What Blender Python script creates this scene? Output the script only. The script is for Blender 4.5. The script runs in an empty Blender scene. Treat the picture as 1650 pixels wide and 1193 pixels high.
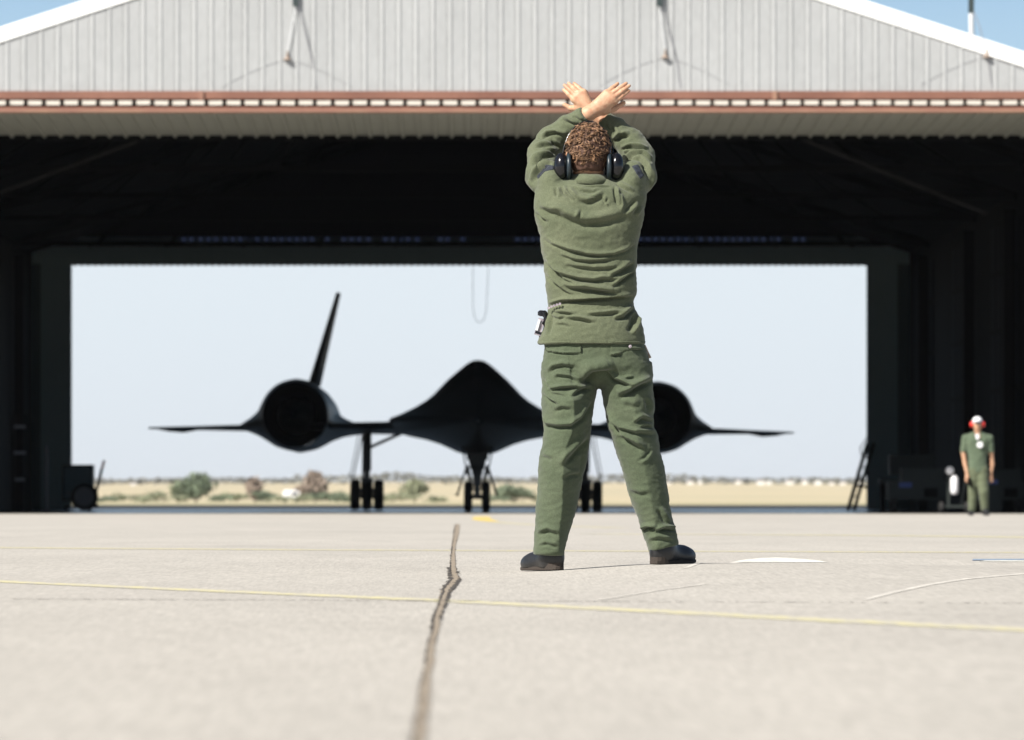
import bpy, bmesh, math, random
import numpy as np
from mathutils import Vector, Matrix, noise as mnoise

random.seed(7)
RNG = np.random.RandomState(11)
SC = bpy.context.scene
COL = SC.collection
F = 9167.0            # focal length in photo pixels (200 mm on 36 mm, 1650 px wide)
CX, CY, CZ = 750.0, 807.0, 0.27   # vanishing point of the hangar axis, camera height

# ------------------------------------------------------------------ camera
cd = bpy.data.cameras.new('camera'); cam = bpy.data.objects.new('camera', cd); COL.objects.link(cam)
cam.location = (0, 0, CZ); cam.rotation_euler = (math.radians(90), 0, 0)
cd.lens = 200; cd.sensor_width = 36; cd.shift_x = 75 / 1650; cd.shift_y = 210.5 / 1650
cd.clip_start = 0.1; cd.clip_end = 20000
cd.dof.use_dof = True; cd.dof.focus_distance = 22.7; cd.dof.aperture_fstop = 9.0
SC.camera = cam
# ------------------------------------------------------------------ sky and sun
SUN_EL, SUN_AZ = 41.0, 49.0       # azimuth: degrees left of straight behind the camera
EXPOSURE = 0.80
w = bpy.data.worlds.new('World'); SC.world = w; w.use_nodes = True
nt = w.node_tree; nt.nodes.clear()
out = nt.nodes.new('ShaderNodeOutputWorld'); bg = nt.nodes.new('ShaderNodeBackground')
sky = nt.nodes.new('ShaderNodeTexSky'); sky.sky_type = 'NISHITA'; sky.sun_disc = False
sky.sun_elevation = math.radians(SUN_EL); sky.sun_rotation = math.radians(180 + SUN_AZ)
sky.dust_density = 2.0; sky.air_density = 1.0
bg.inputs['Strength'].default_value = 0.05
# dry-season haze layer low over the plain: the sky pales towards the horizon all the way round
tc = nt.nodes.new('ShaderNodeTexCoord'); sep = nt.nodes.new('ShaderNodeSeparateXYZ')
nt.links.new(tc.outputs['Generated'], sep.inputs[0])
ramp = nt.nodes.new('ShaderNodeValToRGB'); ramp.color_ramp.interpolation = 'EASE'
e = ramp.color_ramp.elements
K = 1.0
e[0].position = 0.0; e[0].color = (0.68, 0.735, 0.79, 1)
e[1].position = 0.042; e[1].color = (0.70, 0.77, 0.825, 1)
for pos, c in ((0.076, (0.42, 0.60, 0.76, 1)), (0.10, (0.32, 0.50, 0.70, 1)), (0.30, (0.10, 0.20, 0.40, 1))):
    x = e.new(pos); x.color = c
bg2 = nt.nodes.new('ShaderNodeBackground'); bg2.inputs['Strength'].default_value = 0.635
nt.links.new(sep.outputs['Z'], ramp.inputs[0]); nt.links.new(ramp.outputs[0], bg2.inputs[0])
mr = nt.nodes.new('ShaderNodeMapRange'); mr.interpolation_type = 'SMOOTHSTEP'
mr.inputs['From Min'].default_value = 0.09; mr.inputs['From Max'].default_value = 0.30
nt.links.new(sep.outputs['Z'], mr.inputs['Value'])
mix = nt.nodes.new('ShaderNodeMixShader')
nt.links.new(sky.outputs[0], bg.inputs[0]); nt.links.new(mr.outputs[0], mix.inputs[0])
nt.links.new(bg2.outputs[0], mix.inputs[1]); nt.links.new(bg.outputs[0], mix.inputs[2])
nt.links.new(mix.outputs[0], out.inputs[0])
ld = bpy.data.lights.new('sun', 'SUN'); ld.energy = 4.7; ld.angle = math.radians(0.53); ld.color = (1, 0.955, 0.88)
lo = bpy.data.objects.new('sun', ld); COL.objects.link(lo)
el, az = math.radians(SUN_EL), math.radians(SUN_AZ)
SDIR = Vector((math.sin(az) * math.cos(el), math.cos(az) * math.cos(el), -math.sin(el)))
lo.rotation_euler = SDIR.to_track_quat('-Z', 'Y').to_euler(); lo.location = (-30, -30, 40)
SC.view_settings.view_transform = 'Standard'; SC.view_settings.look = 'None'
SC.view_settings.exposure = EXPOSURE; SC.view_settings.gamma = 1; SC.view_settings.use_curve_mapping = False
SC.render.engine = 'CYCLES'
SC.cycles.use_denoising = True
SC.cycles.max_bounces = 6; SC.cycles.sample_clamp_indirect = 6

# ------------------------------------------------------------------ helpers
def P(px, py, Z):
    return Vector(((px - CX) / F * Z, Z, CZ + (CY - py) / F * Z))

def sstep(a, b, x):
    t = np.clip((x - a) / (b - a), 0, 1); return t * t * (3 - 2 * t)
def ground_z(x, y):
    # the slab under the marshaller is tilted, rising gently to the right; behind it the next slab has sunk a little
    tilt = 0.022 * np.tanh((x - 0.5) / 0.32) * np.exp(-((y - 22.4) / 3.2) ** 2) * np.exp(-((x - 0.5) / 1.7) ** 2)
    sink = -0.028 * sstep(0.62, 0.95, x) * (1 - sstep(3.5, 6, x)) * sstep(22.98, 23.5, y) * (1 - sstep(24.2, 26.2, y))
    return tilt + sink

def G(px, py):
    Z = F * CZ / (py - CY)
    for _ in range(12):
        x = (px - CX) / F * Z
        Z = 0.5 * Z + 0.5 * F * (CZ - float(ground_z(x, Z))) / (py - CY)
    return Vector(((px - CX) / F * Z, Z, float(ground_z((px - CX) / F * Z, Z))))

def nodemat(name, col, rough=0.6, metal=0.0, var=0.0, vscale=5.0, col2=None, bump=0.0, bscale=50.0,
            stretch=(1, 1, 1), fine=0.0, fscale=200.0, spec=0.5, coat=0.0, obj_coords=True, detail=5):
    m = bpy.data.materials.new(name); m.use_nodes = True
    n = m.node_tree; b = n.nodes['Principled BSDF']
    b.inputs['Base Color'].default_value = (*col, 1); b.inputs['Roughness'].default_value = rough
    b.inputs['Metallic'].default_value = metal; b.inputs['Specular IOR Level'].default_value = spec
    b.inputs['Coat Weight'].default_value = coat
    t = n.nodes.new('ShaderNodeTexCoord'); mp = n.nodes.new('ShaderNodeMapping')
    mp.inputs['Scale'].default_value = stretch
    n.links.new(t.outputs['Object' if obj_coords else 'Generated'], mp.inputs[0])
    cur = None
    if var or col2:
        nz = n.nodes.new('ShaderNodeTexNoise'); nz.inputs['Scale'].default_value = vscale
        nz.inputs['Detail'].default_value = detail
        n.links.new(mp.outputs[0], nz.inputs[0])
        mx = n.nodes.new('ShaderNodeMix'); mx.data_type = 'RGBA'
        c2 = col2 or tuple(c * (1 + var) for c in col); c1 = col if col2 else tuple(c * (1 - var) for c in col)
        mx.inputs['A'].default_value = (*c1, 1); mx.inputs['B'].default_value = (*c2, 1)
        cr = n.nodes.new('ShaderNodeMapRange'); cr.inputs['From Min'].default_value = 0.32; cr.inputs['From Max'].default_value = 0.68
        n.links.new(nz.outputs[0], cr.inputs['Value'])
        n.links.new(cr.outputs[0], mx.inputs['Factor']); cur = mx.outputs['Result']
    if fine:
        nz = n.nodes.new('ShaderNodeTexNoise'); nz.inputs['Scale'].default_value = fscale; nz.inputs['Detail'].default_value = 2
        n.links.new(mp.outputs[0], nz.inputs[0])
        r = n.nodes.new('ShaderNodeMapRange'); r.inputs['From Min'].default_value = 0.3; r.inputs['From Max'].default_value = 0.7
        r.inputs['To Min'].default_value = 1 - fine; r.inputs['To Max'].default_value = 1 + fine
        n.links.new(nz.outputs[0], r.inputs['Value'])
        mm = n.nodes.new('ShaderNodeVectorMath'); mm.operation = 'SCALE'
        if cur is None:
            mm.inputs[0].default_value = col
        else:
            n.links.new(cur, mm.inputs[0])
        n.links.new(r.outputs[0], mm.inputs['Scale']); cur = mm.outputs[0]
    if cur is not None:
        n.links.new(cur, b.inputs['Base Color'])
    if bump:
        nz = n.nodes.new('ShaderNodeTexNoise'); nz.inputs['Scale'].default_value = bscale; nz.inputs['Detail'].default_value = 4
        n.links.new(mp.outputs[0], nz.inputs[0])
        bp = n.nodes.new('ShaderNodeBump'); bp.inputs['Strength'].default_value = 1; bp.inputs['Distance'].default_value = bump
        n.links.new(nz.outputs[0], bp.inputs['Height']); n.links.new(bp.outputs[0], b.inputs['Normal'])
    return m

def root(name, loc, label, cat, group=None, rot=None):
    o = bpy.data.objects.new(name, None); COL.objects.link(o)
    o.empty_display_size = 0.2
    o.location = loc; o['label'] = label; o['category'] = cat
    if group: o['group'] = group
    if rot: o.rotation_euler = rot
    return o

def origin_of(p):
    v = Vector((0, 0, 0))
    while p is not None:
        v += p.location; p = p.parent
    return v

def mesh(name, verts, faces, m, parent=None, smooth=False, local=False, kind=None, label=None, cat=None, group=None):
    """One mesh object. Vertices are given in world space (or in the parent's space with local=True)."""
    me = bpy.data.meshes.new(name)
    v = np.asarray(verts, dtype=float).reshape(-1, 3)
    if parent is not None and not local:
        v = v - np.array(origin_of(parent))
    loc = Vector((0, 0, 0))
    if parent is None:
        c = (v.min(0) + v.max(0)) / 2
        if kind is None or kind == 'stuff':
            c[2] = v[:, 2].min(); loc = Vector(c); v = v - c
    if isinstance(faces, np.ndarray):
        nf, k = faces.shape
        me.vertices.add(len(v)); me.vertices.foreach_set('co', v.astype(np.float32).ravel())
        me.loops.add(nf * k); me.loops.foreach_set('vertex_index', faces.astype(np.int32).ravel())
        me.polygons.add(nf); me.polygons.foreach_set('loop_start', np.arange(0, nf * k, k, dtype=np.int32))
        me.polygons.foreach_set('loop_total', np.full(nf, k, dtype=np.int32))
        me.update(calc_edges=True); me.validate()
    else:
        me.from_pydata([tuple(x) for x in v], [], faces); me.update()
    if smooth:
        me.polygons.foreach_set('use_smooth', [True] * len(me.polygons))
    me.materials.append(m)
    o = bpy.data.objects.new(name, me); COL.objects.link(o)
    o.parent = parent; o.location = loc
    if kind: o['kind'] = kind
    if label: o['label'] = label
    if cat: o['category'] = cat
    if group: o['group'] = group
    return o

def inst(src, loc, parent, name=None, label=None, rot=None, scale=None):
    o = src.copy(); COL.objects.link(o); o.parent = parent; o.location = loc
    if rot: o.rotation_euler = rot
    if scale: o.scale = scale
    return o

class MB:
    """collects shapes into one mesh"""
    def __init__(s): s.v = []; s.f = []
    def add(s, v, f):
        n = len(s.v); s.v += [tuple(x) for x in v]; s.f += [tuple(i + n for i in q) for q in f]; return s
    def box(s, c, d, rz=0.0, M=None):
        x, y, z = d[0] / 2, d[1] / 2, d[2] / 2
        vs = [Vector((a * x, b * y, e2 * z)) for a in (-1, 1) for b in (-1, 1) for e2 in (-1, 1)]
        R = M if M is not None else Matrix.Rotation(rz, 3, 'Z')
        vs = [R @ q + Vector(c) for q in vs]
        return s.add(vs, [(0, 1, 3, 2), (4, 6, 7, 5), (0, 4, 5, 1), (2, 3, 7, 6), (0, 2, 6, 4), (1, 5, 7, 3)])
    def bar(s, a, b, wd, ht=None):
        a, b = Vector(a), Vector(b); d = b - a; L = d.length
        q = d.to_track_quat('Z', 'Y').to_matrix()
        return s.box((a + b) / 2, (wd, ht or wd, L), M=q)
    def tube(s, pts, r, n=8, cap=True):
        pts = [Vector(p) for p in pts]
        rr = r if isinstance(r, (list, tuple)) else [r] * len(pts)
        base = len(s.v)
        up = Vector((0.123, 0.31, 0.94))
        for i, p in enumerate(pts):
            d = (pts[min(i + 1, len(pts) - 1)] - pts[max(i - 1, 0)]).normalized()
            a = d.cross(up)
            if a.length < 1e-3: a = d.cross(Vector((1, 0, 0)))
            a.normalize(); b = d.cross(a)
            for k in range(n):
                t = 2 * math.pi * k / n
                s.v.append(tuple(p + (a * math.cos(t) + b * math.sin(t)) * rr[i]))
        for i in range(len(pts) - 1):
            for k in range(n):
                q = base + i * n
                s.f.append((q + k, q + (k + 1) % n, q + n + (k + 1) % n, q + n + k))
        if cap:
            s.f.append(tuple(base + k for k in range(n))[::-1])
            s.f.append(tuple(base + (len(pts) - 1) * n + k for k in range(n)))
        return s
    def lathe(s, prof, c, axis='Z', n=20, cap=True):
        base = len(s.v); c = Vector(c)
        for (r, h) in prof:
            for k in range(n):
                t = 2 * math.pi * k / n
                u, v2 = r * math.cos(t), r * math.sin(t)
                q = {'Z': (u, v2, h), 'X': (h, u, v2), 'Y': (u, h, v2)}[axis]
                s.v.append(tuple(c + Vector(q)))
        for i in range(len(prof) - 1):
            for k in range(n):
                q = base + i * n
                s.f.append((q + k, q + (k + 1) % n, q + n + (k + 1) % n, q + n + k))
        if cap:
            s.f.append(tuple(base + k for k in range(n))[::-1]); s.f.append(tuple(base + (len(prof) - 1) * n + k for k in range(n)))
        return s
    def ell(s, c, r, nu=16, nv=10):
        base = len(s.v); c = Vector(c)
        for j in range(1, nv):
            ph = math.pi * j / nv
            for k in range(nu):
                t = 2 * math.pi * k / nu
                s.v.append((c.x + r[0] * math.sin(ph) * math.cos(t), c.y + r[1] * math.sin(ph) * math.sin(t), c.z + r[2] * math.cos(ph)))
        s.v.append((c.x, c.y, c.z + r[2])); s.v.append((c.x, c.y, c.z - r[2])); T, B = len(s.v) - 2, len(s.v) - 1
        for j in range(nv - 2):
            for k in range(nu):
                a = base + j * nu
                s.f.append((a + k, a + nu + k, a + nu + (k + 1) % nu, a + (k + 1) % nu))
        for k in range(nu):
            s.f.append((T, base + k, base + (k + 1) % nu)); a = base + (nv - 2) * nu
            s.f.append((B, a + (k + 1) % nu, a + k))
        return s
    def build(s, name, m, parent=None, **k):
        return mesh(name, s.v, s.f, m, parent, **k)

def loft(rings, closed=True, cap=True):
    """rings: list of equally long point lists"""
    n = len(rings[0]); v = [tuple(p) for r in rings for p in r]; f = []
    for i in range(len(rings) - 1):
        for k in range(n if closed else n - 1):
            a = i * n
            f.append((a + k, a + (k + 1) % n, a + n + (k + 1) % n, a + n + k))
    if cap:
        f.append(tuple(range(n))[::-1]); f.append(tuple((len(rings) - 1) * n + k for k in range(n)))
    return v, f

# ---- implicit surfaces meshed with surface nets
def surfnets(fn, lo, hi, h):
    ax = [np.arange(lo[i], hi[i] + h, h, dtype=np.float32) for i in range(3)]
    X, Y, Z = np.meshgrid(*ax, indexing='ij')
    v = fn(X, Y, Z).astype(np.float32)
    s = v < 0
    a = s[:-1, :-1, :-1].astype(np.int8)
    cnt = np.zeros(a.shape, np.int8)
    for i in (0, 1):
        for j in (0, 1):
            for k in (0, 1):
                cnt += s[i:s.shape[0] - 1 + i, j:s.shape[1] - 1 + j, k:s.shape[2] - 1 + k]
    act = (cnt > 0) & (cnt < 8)
    I = np.argwhere(act)
    idx = -np.ones(act.shape, np.int64); idx[act] = np.arange(len(I))
    acc = np.zeros((len(I), 3)); n = np.zeros(len(I))
    corners = [(i, j, k) for i in (0, 1) for j in (0, 1) for k in (0, 1)]
    for c in corners:
        for d in range(3):
            if c[d] == 1: continue
            c2 = list(c); c2[d] = 1
            v1 = v[I[:, 0] + c[0], I[:, 1] + c[1], I[:, 2] + c[2]]
            v2 = v[I[:, 0] + c2[0], I[:, 1] + c2[1], I[:, 2] + c2[2]]
            m = (v1 < 0) != (v2 < 0)
            t = np.where(m, v1 / np.where(m, v1 - v2, 1), 0)
            p = np.tile(np.array(c, float), (len(I), 1)); p[:, d] = t
            acc[m] += p[m]; n[m] += 1
    pos = I + acc / n[:, None]
    verts = pos * h + np.array([x[0] for x in ax])
    F_ = []
    for d in range(3):
        o1, o2 = [(1, 2), (2, 0), (0, 1)][d]
        sl1 = [slice(None)] * 3; sl2 = [slice(None)] * 3
        sl1[d] = slice(0, -1); sl2[d] = slice(1, None)
        e1, e2 = s[tuple(sl1)], s[tuple(sl2)]
        E = np.argwhere(e1 != e2)
        E = E[(E[:, o1] > 0) & (E[:, o2] > 0) & (E[:, o1] < s.shape[o1] - 1) & (E[:, o2] < s.shape[o2] - 1)]
        flip = e1[E[:, 0], E[:, 1], E[:, 2]]
        def cell(da, db):
            q = E.copy(); q[:, o1] -= da; q[:, o2] -= db
            return idx[q[:, 0], q[:, 1], q[:, 2]]
        q = np.stack([cell(1, 1), cell(0, 1), cell(0, 0), cell(1, 0)], 1)
        q[~flip] = q[~flip][:, ::-1]
        F_.append(q)
    Q = np.concatenate(F_)
    return verts, Q

def smin(a, b, k):
    h = np.clip(0.5 + 0.5 * (b - a) / k, 0, 1)
    return b + (a - b) * h - k * h * (1 - h)

def rcone(X, Y, Z, a, b, r1, r2, sy=1.0):
    """round cone; sy squeezes it along Y"""
    ax, ay, az = a; bx, by, bz = b
    dx, dy, dz = bx - ax, by - ay, bz - az
    L2 = dx * dx + dy * dy + dz * dz + 1e-9
    t = np.clip(((X - ax) * dx + (Y - ay) * dy + (Z - az) * dz) / L2, 0, 1)
    return np.sqrt((X - ax - dx * t) ** 2 + ((Y - ay - dy * t) / sy) ** 2 + (Z - az - dz * t) ** 2) - (r1 + (r2 - r1) * t)

def ellip(X, Y, Z, c, r):
    q = np.sqrt(((X - c[0]) / r[0]) ** 2 + ((Y - c[1]) / r[1]) ** 2 + ((Z - c[2]) / r[2]) ** 2)
    return (q - 1) * min(r)

def vnormals(V, Q):
    n = np.zeros_like(V)
    fn = np.cross(V[Q[:, 2]] - V[Q[:, 0]], V[Q[:, 3]] - V[Q[:, 1]])
    for k in range(4): np.add.at(n, Q[:, k], fn)
    return n / (np.linalg.norm(n, axis=1)[:, None] + 1e-12)

def relax(V, Q, it=2, lam=0.5):
    e = np.concatenate([Q[:, [0, 1]], Q[:, [1, 2]], Q[:, [2, 3]], Q[:, [3, 0]]])
    for _ in range(it):
        acc = np.zeros_like(V); c = np.zeros(len(V))
        np.add.at(acc, e[:, 0], V[e[:, 1]]); np.add.at(c, e[:, 0], 1)
        V = V + lam * (acc / np.maximum(c, 1)[:, None] - V)
    return V

def polyd(px, py, pts):
    """signed distance (positive below a left-to-right line) and parameter 0..1 along a polyline"""
    best = np.full(px.shape, 1e9); sg = np.ones(px.shape); uu = np.zeros(px.shape)
    L = [math.hypot(pts[i + 1][0] - pts[i][0], pts[i + 1][1] - pts[i][1]) for i in range(len(pts) - 1)]
    T = sum(L); acc = 0
    for i in range(len(L)):
        (x1, y1), (x2, y2) = pts[i], pts[i + 1]
        dx, dy = x2 - x1, y2 - y1
        t = np.clip(((px - x1) * dx + (py - y1) * dy) / (L[i] ** 2), 0, 1)
        ex, ey = px - x1 - dx * t, py - y1 - dy * t
        d = np.hypot(ex, ey); m = d < best
        cr = dx * ey - dy * ex
        best = np.where(m, d, best); sg = np.where(m, np.sign(cr), sg); uu = np.where(m, (acc + t * L[i]) / T, uu)
        acc += L[i]
    return best * sg, uu

def fold_disp(px, py, folds):
    D = np.zeros(px.shape)
    for (pts, wd, amp, kind) in folds:
        x0 = min(p[0] for p in pts) - 5 * wd; x1 = max(p[0] for p in pts) + 5 * wd
        y0 = min(p[1] for p in pts) - 5 * wd; y1 = max(p[1] for p in pts) + 5 * wd
        m = (px > x0) & (px < x1) & (py > y0) & (py < y1)
        if not m.any(): continue
        d, u = polyd(px[m], py[m], pts)
        tap = np.clip(np.minimum(u, 1 - u) / 0.3, 0, 1) ** 0.7
        if kind == 'v':      # valley with a rolled edge above it
            f = -0.75 * np.exp(-((d - 0.4 * wd) / wd) ** 2) + 0.75 * np.exp(-((d + 1.5 * wd) / (1.35 * wd)) ** 2)
        elif kind == 'r':    # plain ridge
            f = np.exp(-(d / wd) ** 2)
        elif kind == 'T':    # pressed crease, steep on its right side
            f = np.clip(np.where(d < 0, 1 + d / wd, 1 - d / (2.3 * wd)), 0, 1); tap = np.clip(np.minimum(u + 0.02, 1.05 - u) / 0.08, 0, 1)
        elif kind == 't':    # tent crease, full length
            f = np.clip(1 - np.abs(d) / wd, 0, 1); tap = np.clip(np.minimum(u + 0.02, 1.05 - u) / 0.08, 0, 1)
        D[m] += amp * 0.001 * f * tap
    return D

def noise3(V, scale, seed=0.0):
    out_ = np.empty(len(V))
    for i, q in enumerate(V * scale + seed):
        out_[i] = mnoise.noise(q)
    return out_

# ------------------------------------------------------------------ materials
M = {}
def concrete_mat():
    m = bpy.data.materials.new('concrete'); m.use_nodes = True
    n = m.node_tree; N = n.nodes; L = n.links; b = N['Principled BSDF']
    b.inputs['Roughness'].default_value = 0.85; b.inputs['Specular IOR Level'].default_value = 0.12
    t = N.new('ShaderNodeTexCoord')
    def nz(sc, st=(1, 1, 1), det=4, rough=0.6):
        mp = N.new('ShaderNodeMapping'); mp.inputs['Scale'].default_value = st
        L.new(t.outputs['Object'], mp.inputs[0])
        x = N.new('ShaderNodeTexNoise'); x.inputs['Scale'].default_value = sc; x.inputs['Detail'].default_value = det
        x.inputs['Roughness'].default_value = rough; L.new(mp.outputs[0], x.inputs[0]); return x.outputs[0]
    def rng(s, a, b2, c, d):
        r = N.new('ShaderNodeMapRange'); r.inputs['From Min'].default_value = a; r.inputs['From Max'].default_value = b2
        r.inputs['To Min'].default_value = c; r.inputs['To Max'].default_value = d; L.new(s, r.inputs['Value']); return r.outputs[0]
    def mul(a, b2):
        x = N.new('ShaderNodeMath'); x.operation = 'MULTIPLY'; L.new(a, x.inputs[0]); L.new(b2, x.inputs[1]); return x.outputs[0]
    f = mul(rng(nz(0.35, (1, 0.5, 1)), 0.3, 0.7, 0.93, 1.05), rng(nz(3.5, (1, 0.14, 1), 6, 0.75), 0.3, 0.7, 0.94, 1.05))
    f = mul(f, rng(nz(55, (1, 0.06, 1), 3, 0.8), 0.3, 0.7, 0.86, 1.10))     # broomed finish running out from the hangar
    f = mul(f, rng(nz(170, (1, 0.018, 1), 2, 0.7), 0.3, 0.7, 0.88, 1.10))
    f = mul(f, rng(nz(1.1, (1, 0.22, 1), 8, 0.7), 0.52, 0.74, 1.0, 0.90))
    f = mul(f, rng(nz(9, (1, 0.5, 1), 6, 0.8), 0.58, 0.76, 1.0, 0.76))       # small dark stains
    mx = N.new('ShaderNodeVectorMath'); mx.operation = 'SCALE'; mx.inputs[0].default_value = (0.43, 0.405, 0.365)
    L.new(f, mx.inputs['Scale']); L.new(mx.outputs[0], b.inputs['Base Color'])
    bp = N.new('ShaderNodeBump'); bp.inputs['Distance'].default_value = 0.0012; bp.inputs['Strength'].default_value = 1
    L.new(nz(140, (1, 1, 1), 4, 0.7), bp.inputs['Height']); L.new(bp.outputs[0], b.inputs['Normal'])
    return m
M['concrete'] = concrete_mat()
def worn(name, col, keep=0.5, scale=18, base=None, rough=0.8):
    """paint worn through to the concrete: noise decides where paint is left"""
    m = bpy.data.materials.new(name); m.use_nodes = True
    n = m.node_tree; N = n.nodes; L = n.links; b = N['Principled BSDF']; b.inputs['Roughness'].default_value = rough
    b.inputs['Specular IOR Level'].default_value = 0.15
    t = N.new('ShaderNodeTexCoord'); mp = N.new('ShaderNodeMapping'); mp.inputs['Scale'].default_value = (1, 0.3, 1)
    L.new(t.outputs['Object'], mp.inputs[0])
    x = N.new('ShaderNodeTexNoise'); x.inputs['Scale'].default_value = scale; x.inputs['Detail'].default_value = 7; x.inputs['Roughness'].default_value = 0.75
    L.new(mp.outputs[0], x.inputs[0])
    r = N.new('ShaderNodeMapRange'); r.inputs['From Min'].default_value = keep - 0.1; r.inputs['From Max'].default_value = keep + 0.14
    L.new(x.outputs[0], r.inputs['Value'])
    q = N.new('ShaderNodeMix'); q.data_type = 'RGBA'
    q.inputs['A'].default_value = (*(base or (0.43, 0.405, 0.365)), 1); q.inputs['B'].default_value = (*col, 1)
    L.new(r.outputs[0], q.inputs['Factor']); L.new(q.outputs['Result'], b.inputs['Base Color'])
    return m
M['yellow'] = worn('worn_yellow_paint', (0.58, 0.53, 0.28), 0.49)
M['yellow_faint'] = worn('faded_yellow_paint', (0.52, 0.47, 0.22), 0.50)
M['yellow_strong'] = worn('yellow_paint', (0.60, 0.45, 0.12), 0.38)
M['white_line'] = worn('worn_white_paint', (0.64, 0.61, 0.55), 0.49)
M['white_patch'] = worn('white_paint', (0.64, 0.63, 0.57), 0.34, 7)
M['filler'] = nodemat('joint_filler', (0.34, 0.285, 0.215), 0.95, col2=(0.19, 0.15, 0.11), vscale=38, bump=0.004, bscale=60)
M['crack'] = nodemat('crack_dirt', (0.06, 0.05, 0.04), 0.95, var=0.3, vscale=40)
M['siding'] = nodemat('galvanised_siding', (0.36, 0.37, 0.375), 0.5, metal=0.0, var=0.05, vscale=1.2, stretch=(1, 1, 0.35), fine=0.05, fscale=14)
M['fascia'] = nodemat('white_fascia', (0.93, 0.94, 0.93), 0.5, var=0.03, vscale=1)
M['rust'] = nodemat('red_primer_steel', (0.165, 0.070, 0.047), 0.6, var=0.12, vscale=0.9, col2=(0.235, 0.11, 0.075), fine=0.1, fscale=18)
M['rust_pale'] = nodemat('faded_primer_steel', (0.31, 0.18, 0.12), 0.6, col2=(0.25, 0.125, 0.09), vscale=1.3)
M['cap'] = nodemat('cap_sheet', (0.50, 0.455, 0.40), 0.45, var=0.08, vscale=3)
M['soffit'] = nodemat('soffit_sheet', (0.27, 0.275, 0.24), 0.6, col2=(0.23, 0.235, 0.205), vscale=2.2, stretch=(1, 0.2, 1), fine=0.06, fscale=12)
M['dark_in'] = nodemat('near_black_interior', (0.003, 0.003, 0.0035), 0.9, spec=0.08)  # near-black base colour keeps the hangar inside dark
M['teal_glow'] = nodemat('teal_flare_glow', (0.50, 0.66, 0.70), 0.85, spec=0.1)  # lens flare glow round the rear opening, put into the colour
M['teal_mid'] = nodemat('dim_teal_glow_and_trim', (0.15, 0.21, 0.24), 0.85, spec=0.1)  # dimmer step of the flare glow; also plain infill and cabinet door
M['truss'] = nodemat('truss_steel', (0.002, 0.002, 0.002), 0.9, spec=0.1)
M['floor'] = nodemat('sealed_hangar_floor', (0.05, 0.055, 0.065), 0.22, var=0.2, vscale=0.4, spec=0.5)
M['asphalt'] = nodemat('asphalt', (0.035, 0.037, 0.04), 0.9, var=0.15, vscale=0.2, spec=0.2)
M['field'] = nodemat('dry_grass_field', (0.50, 0.42, 0.28), 0.95, col2=(0.40, 0.36, 0.25), vscale=0.012, spec=0.05, stretch=(1, 0.4, 1))
M['field2'] = nodemat('scrub_verge', (0.29, 0.30, 0.19), 0.95, col2=(0.46, 0.38, 0.24), vscale=0.03, spec=0.05)
M['leaf_a'] = nodemat('foliage_green', (0.15, 0.185, 0.125), 0.8, var=0.3, vscale=0.8, spec=0.1)
M['leaf_b'] = nodemat('foliage_olive', (0.25, 0.265, 0.175), 0.8, var=0.3, vscale=0.8, spec=0.1)
M['leaf_c'] = nodemat('foliage_brown', (0.31, 0.25, 0.205), 0.8, var=0.3, vscale=0.8, spec=0.1)
M['leaf_far'] = nodemat('far_foliage', (0.15, 0.15, 0.13), 0.9, var=0.2, vscale=0.05, spec=0.05)
M['bark'] = nodemat('bark', (0.12, 0.09, 0.07), 0.9)
M['house_w'] = nodemat('white_wall', (0.72, 0.70, 0.66), 0.7)
M['house_r'] = nodemat('grey_roof', (0.24, 0.21, 0.20), 0.8)
M['black_ti'] = nodemat('black_aircraft_paint', (0.017, 0.022, 0.029), 0.42, var=0.2, vscale=0.6, spec=0.4)
M['fin'] = nodemat('lit_fin_paint', (0.05, 0.052, 0.05), 0.5, var=0.2, vscale=0.8)  # lighter than the airframe: light on the fins put into the colour
M['black_dull'] = nodemat('dull_black', (0.006, 0.006, 0.007), 0.8, spec=0.1)
M['glassdark'] = nodemat('dark_windshield', (0.01, 0.012, 0.015), 0.08, spec=0.5)
M['tyre'] = nodemat('tyre_rubber', (0.018, 0.017, 0.017), 0.85)
M['strut'] = nodemat('gear_steel', (0.05, 0.055, 0.06), 0.45, metal=0.3)
M['hub'] = nodemat('wheel_hub', (0.12, 0.12, 0.12), 0.5, metal=0.3)

def fabric(name, col, c2):
    m = nodemat(name, col, 0.92, col2=c2, vscale=9, bump=0.0007, bscale=420, fine=0.16, fscale=190, spec=0.12)
    b = m.node_tree.nodes['Principled BSDF']; b.inputs['Sheen Weight'].default_value = 0.15; b.inputs['Sheen Roughness'].default_value = 0.5
    return m
M['shirt'] = fabric('olive_shirt_cotton', (0.086, 0.100, 0.060), (0.107, 0.120, 0.074))
M['trousers'] = fabric('olive_trouser_cotton', (0.062, 0.080, 0.048), (0.078, 0.096, 0.059))
M['navy'] = nodemat('navy_patch', (0.022, 0.027, 0.038), 0.85, var=0.4, vscale=60)
def skin_mat(name, col, c2):
    m = nodemat(name, col, 0.55, col2=c2, vscale=55, bump=0.0014, bscale=120)
    b = m.node_tree.nodes['Principled BSDF']
    b.inputs['Subsurface Weight'].default_value = 0.12; b.inputs['Subsurface Radius'].default_value = (0.012, 0.005, 0.003)
    b.inputs['Subsurface Scale'].default_value = 0.5
    return m
M['skin'] = skin_mat('skin', (0.52, 0.325, 0.205), (0.44, 0.225, 0.135))
M['hair'] = nodemat('auburn_curls', (0.05, 0.026, 0.015), 0.45, col2=(0.36, 0.205, 0.11), vscale=42, spec=0.5)
M['hair_dark'] = nodemat('hair_roots', (0.065, 0.030, 0.018), 0.8)
M['muff'] = nodemat('glossy_black_plastic', (0.006, 0.006, 0.008), 0.17, spec=0.5)
M['cushion'] = nodemat('cushion_vinyl', (0.015, 0.025, 0.032), 0.4)
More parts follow.
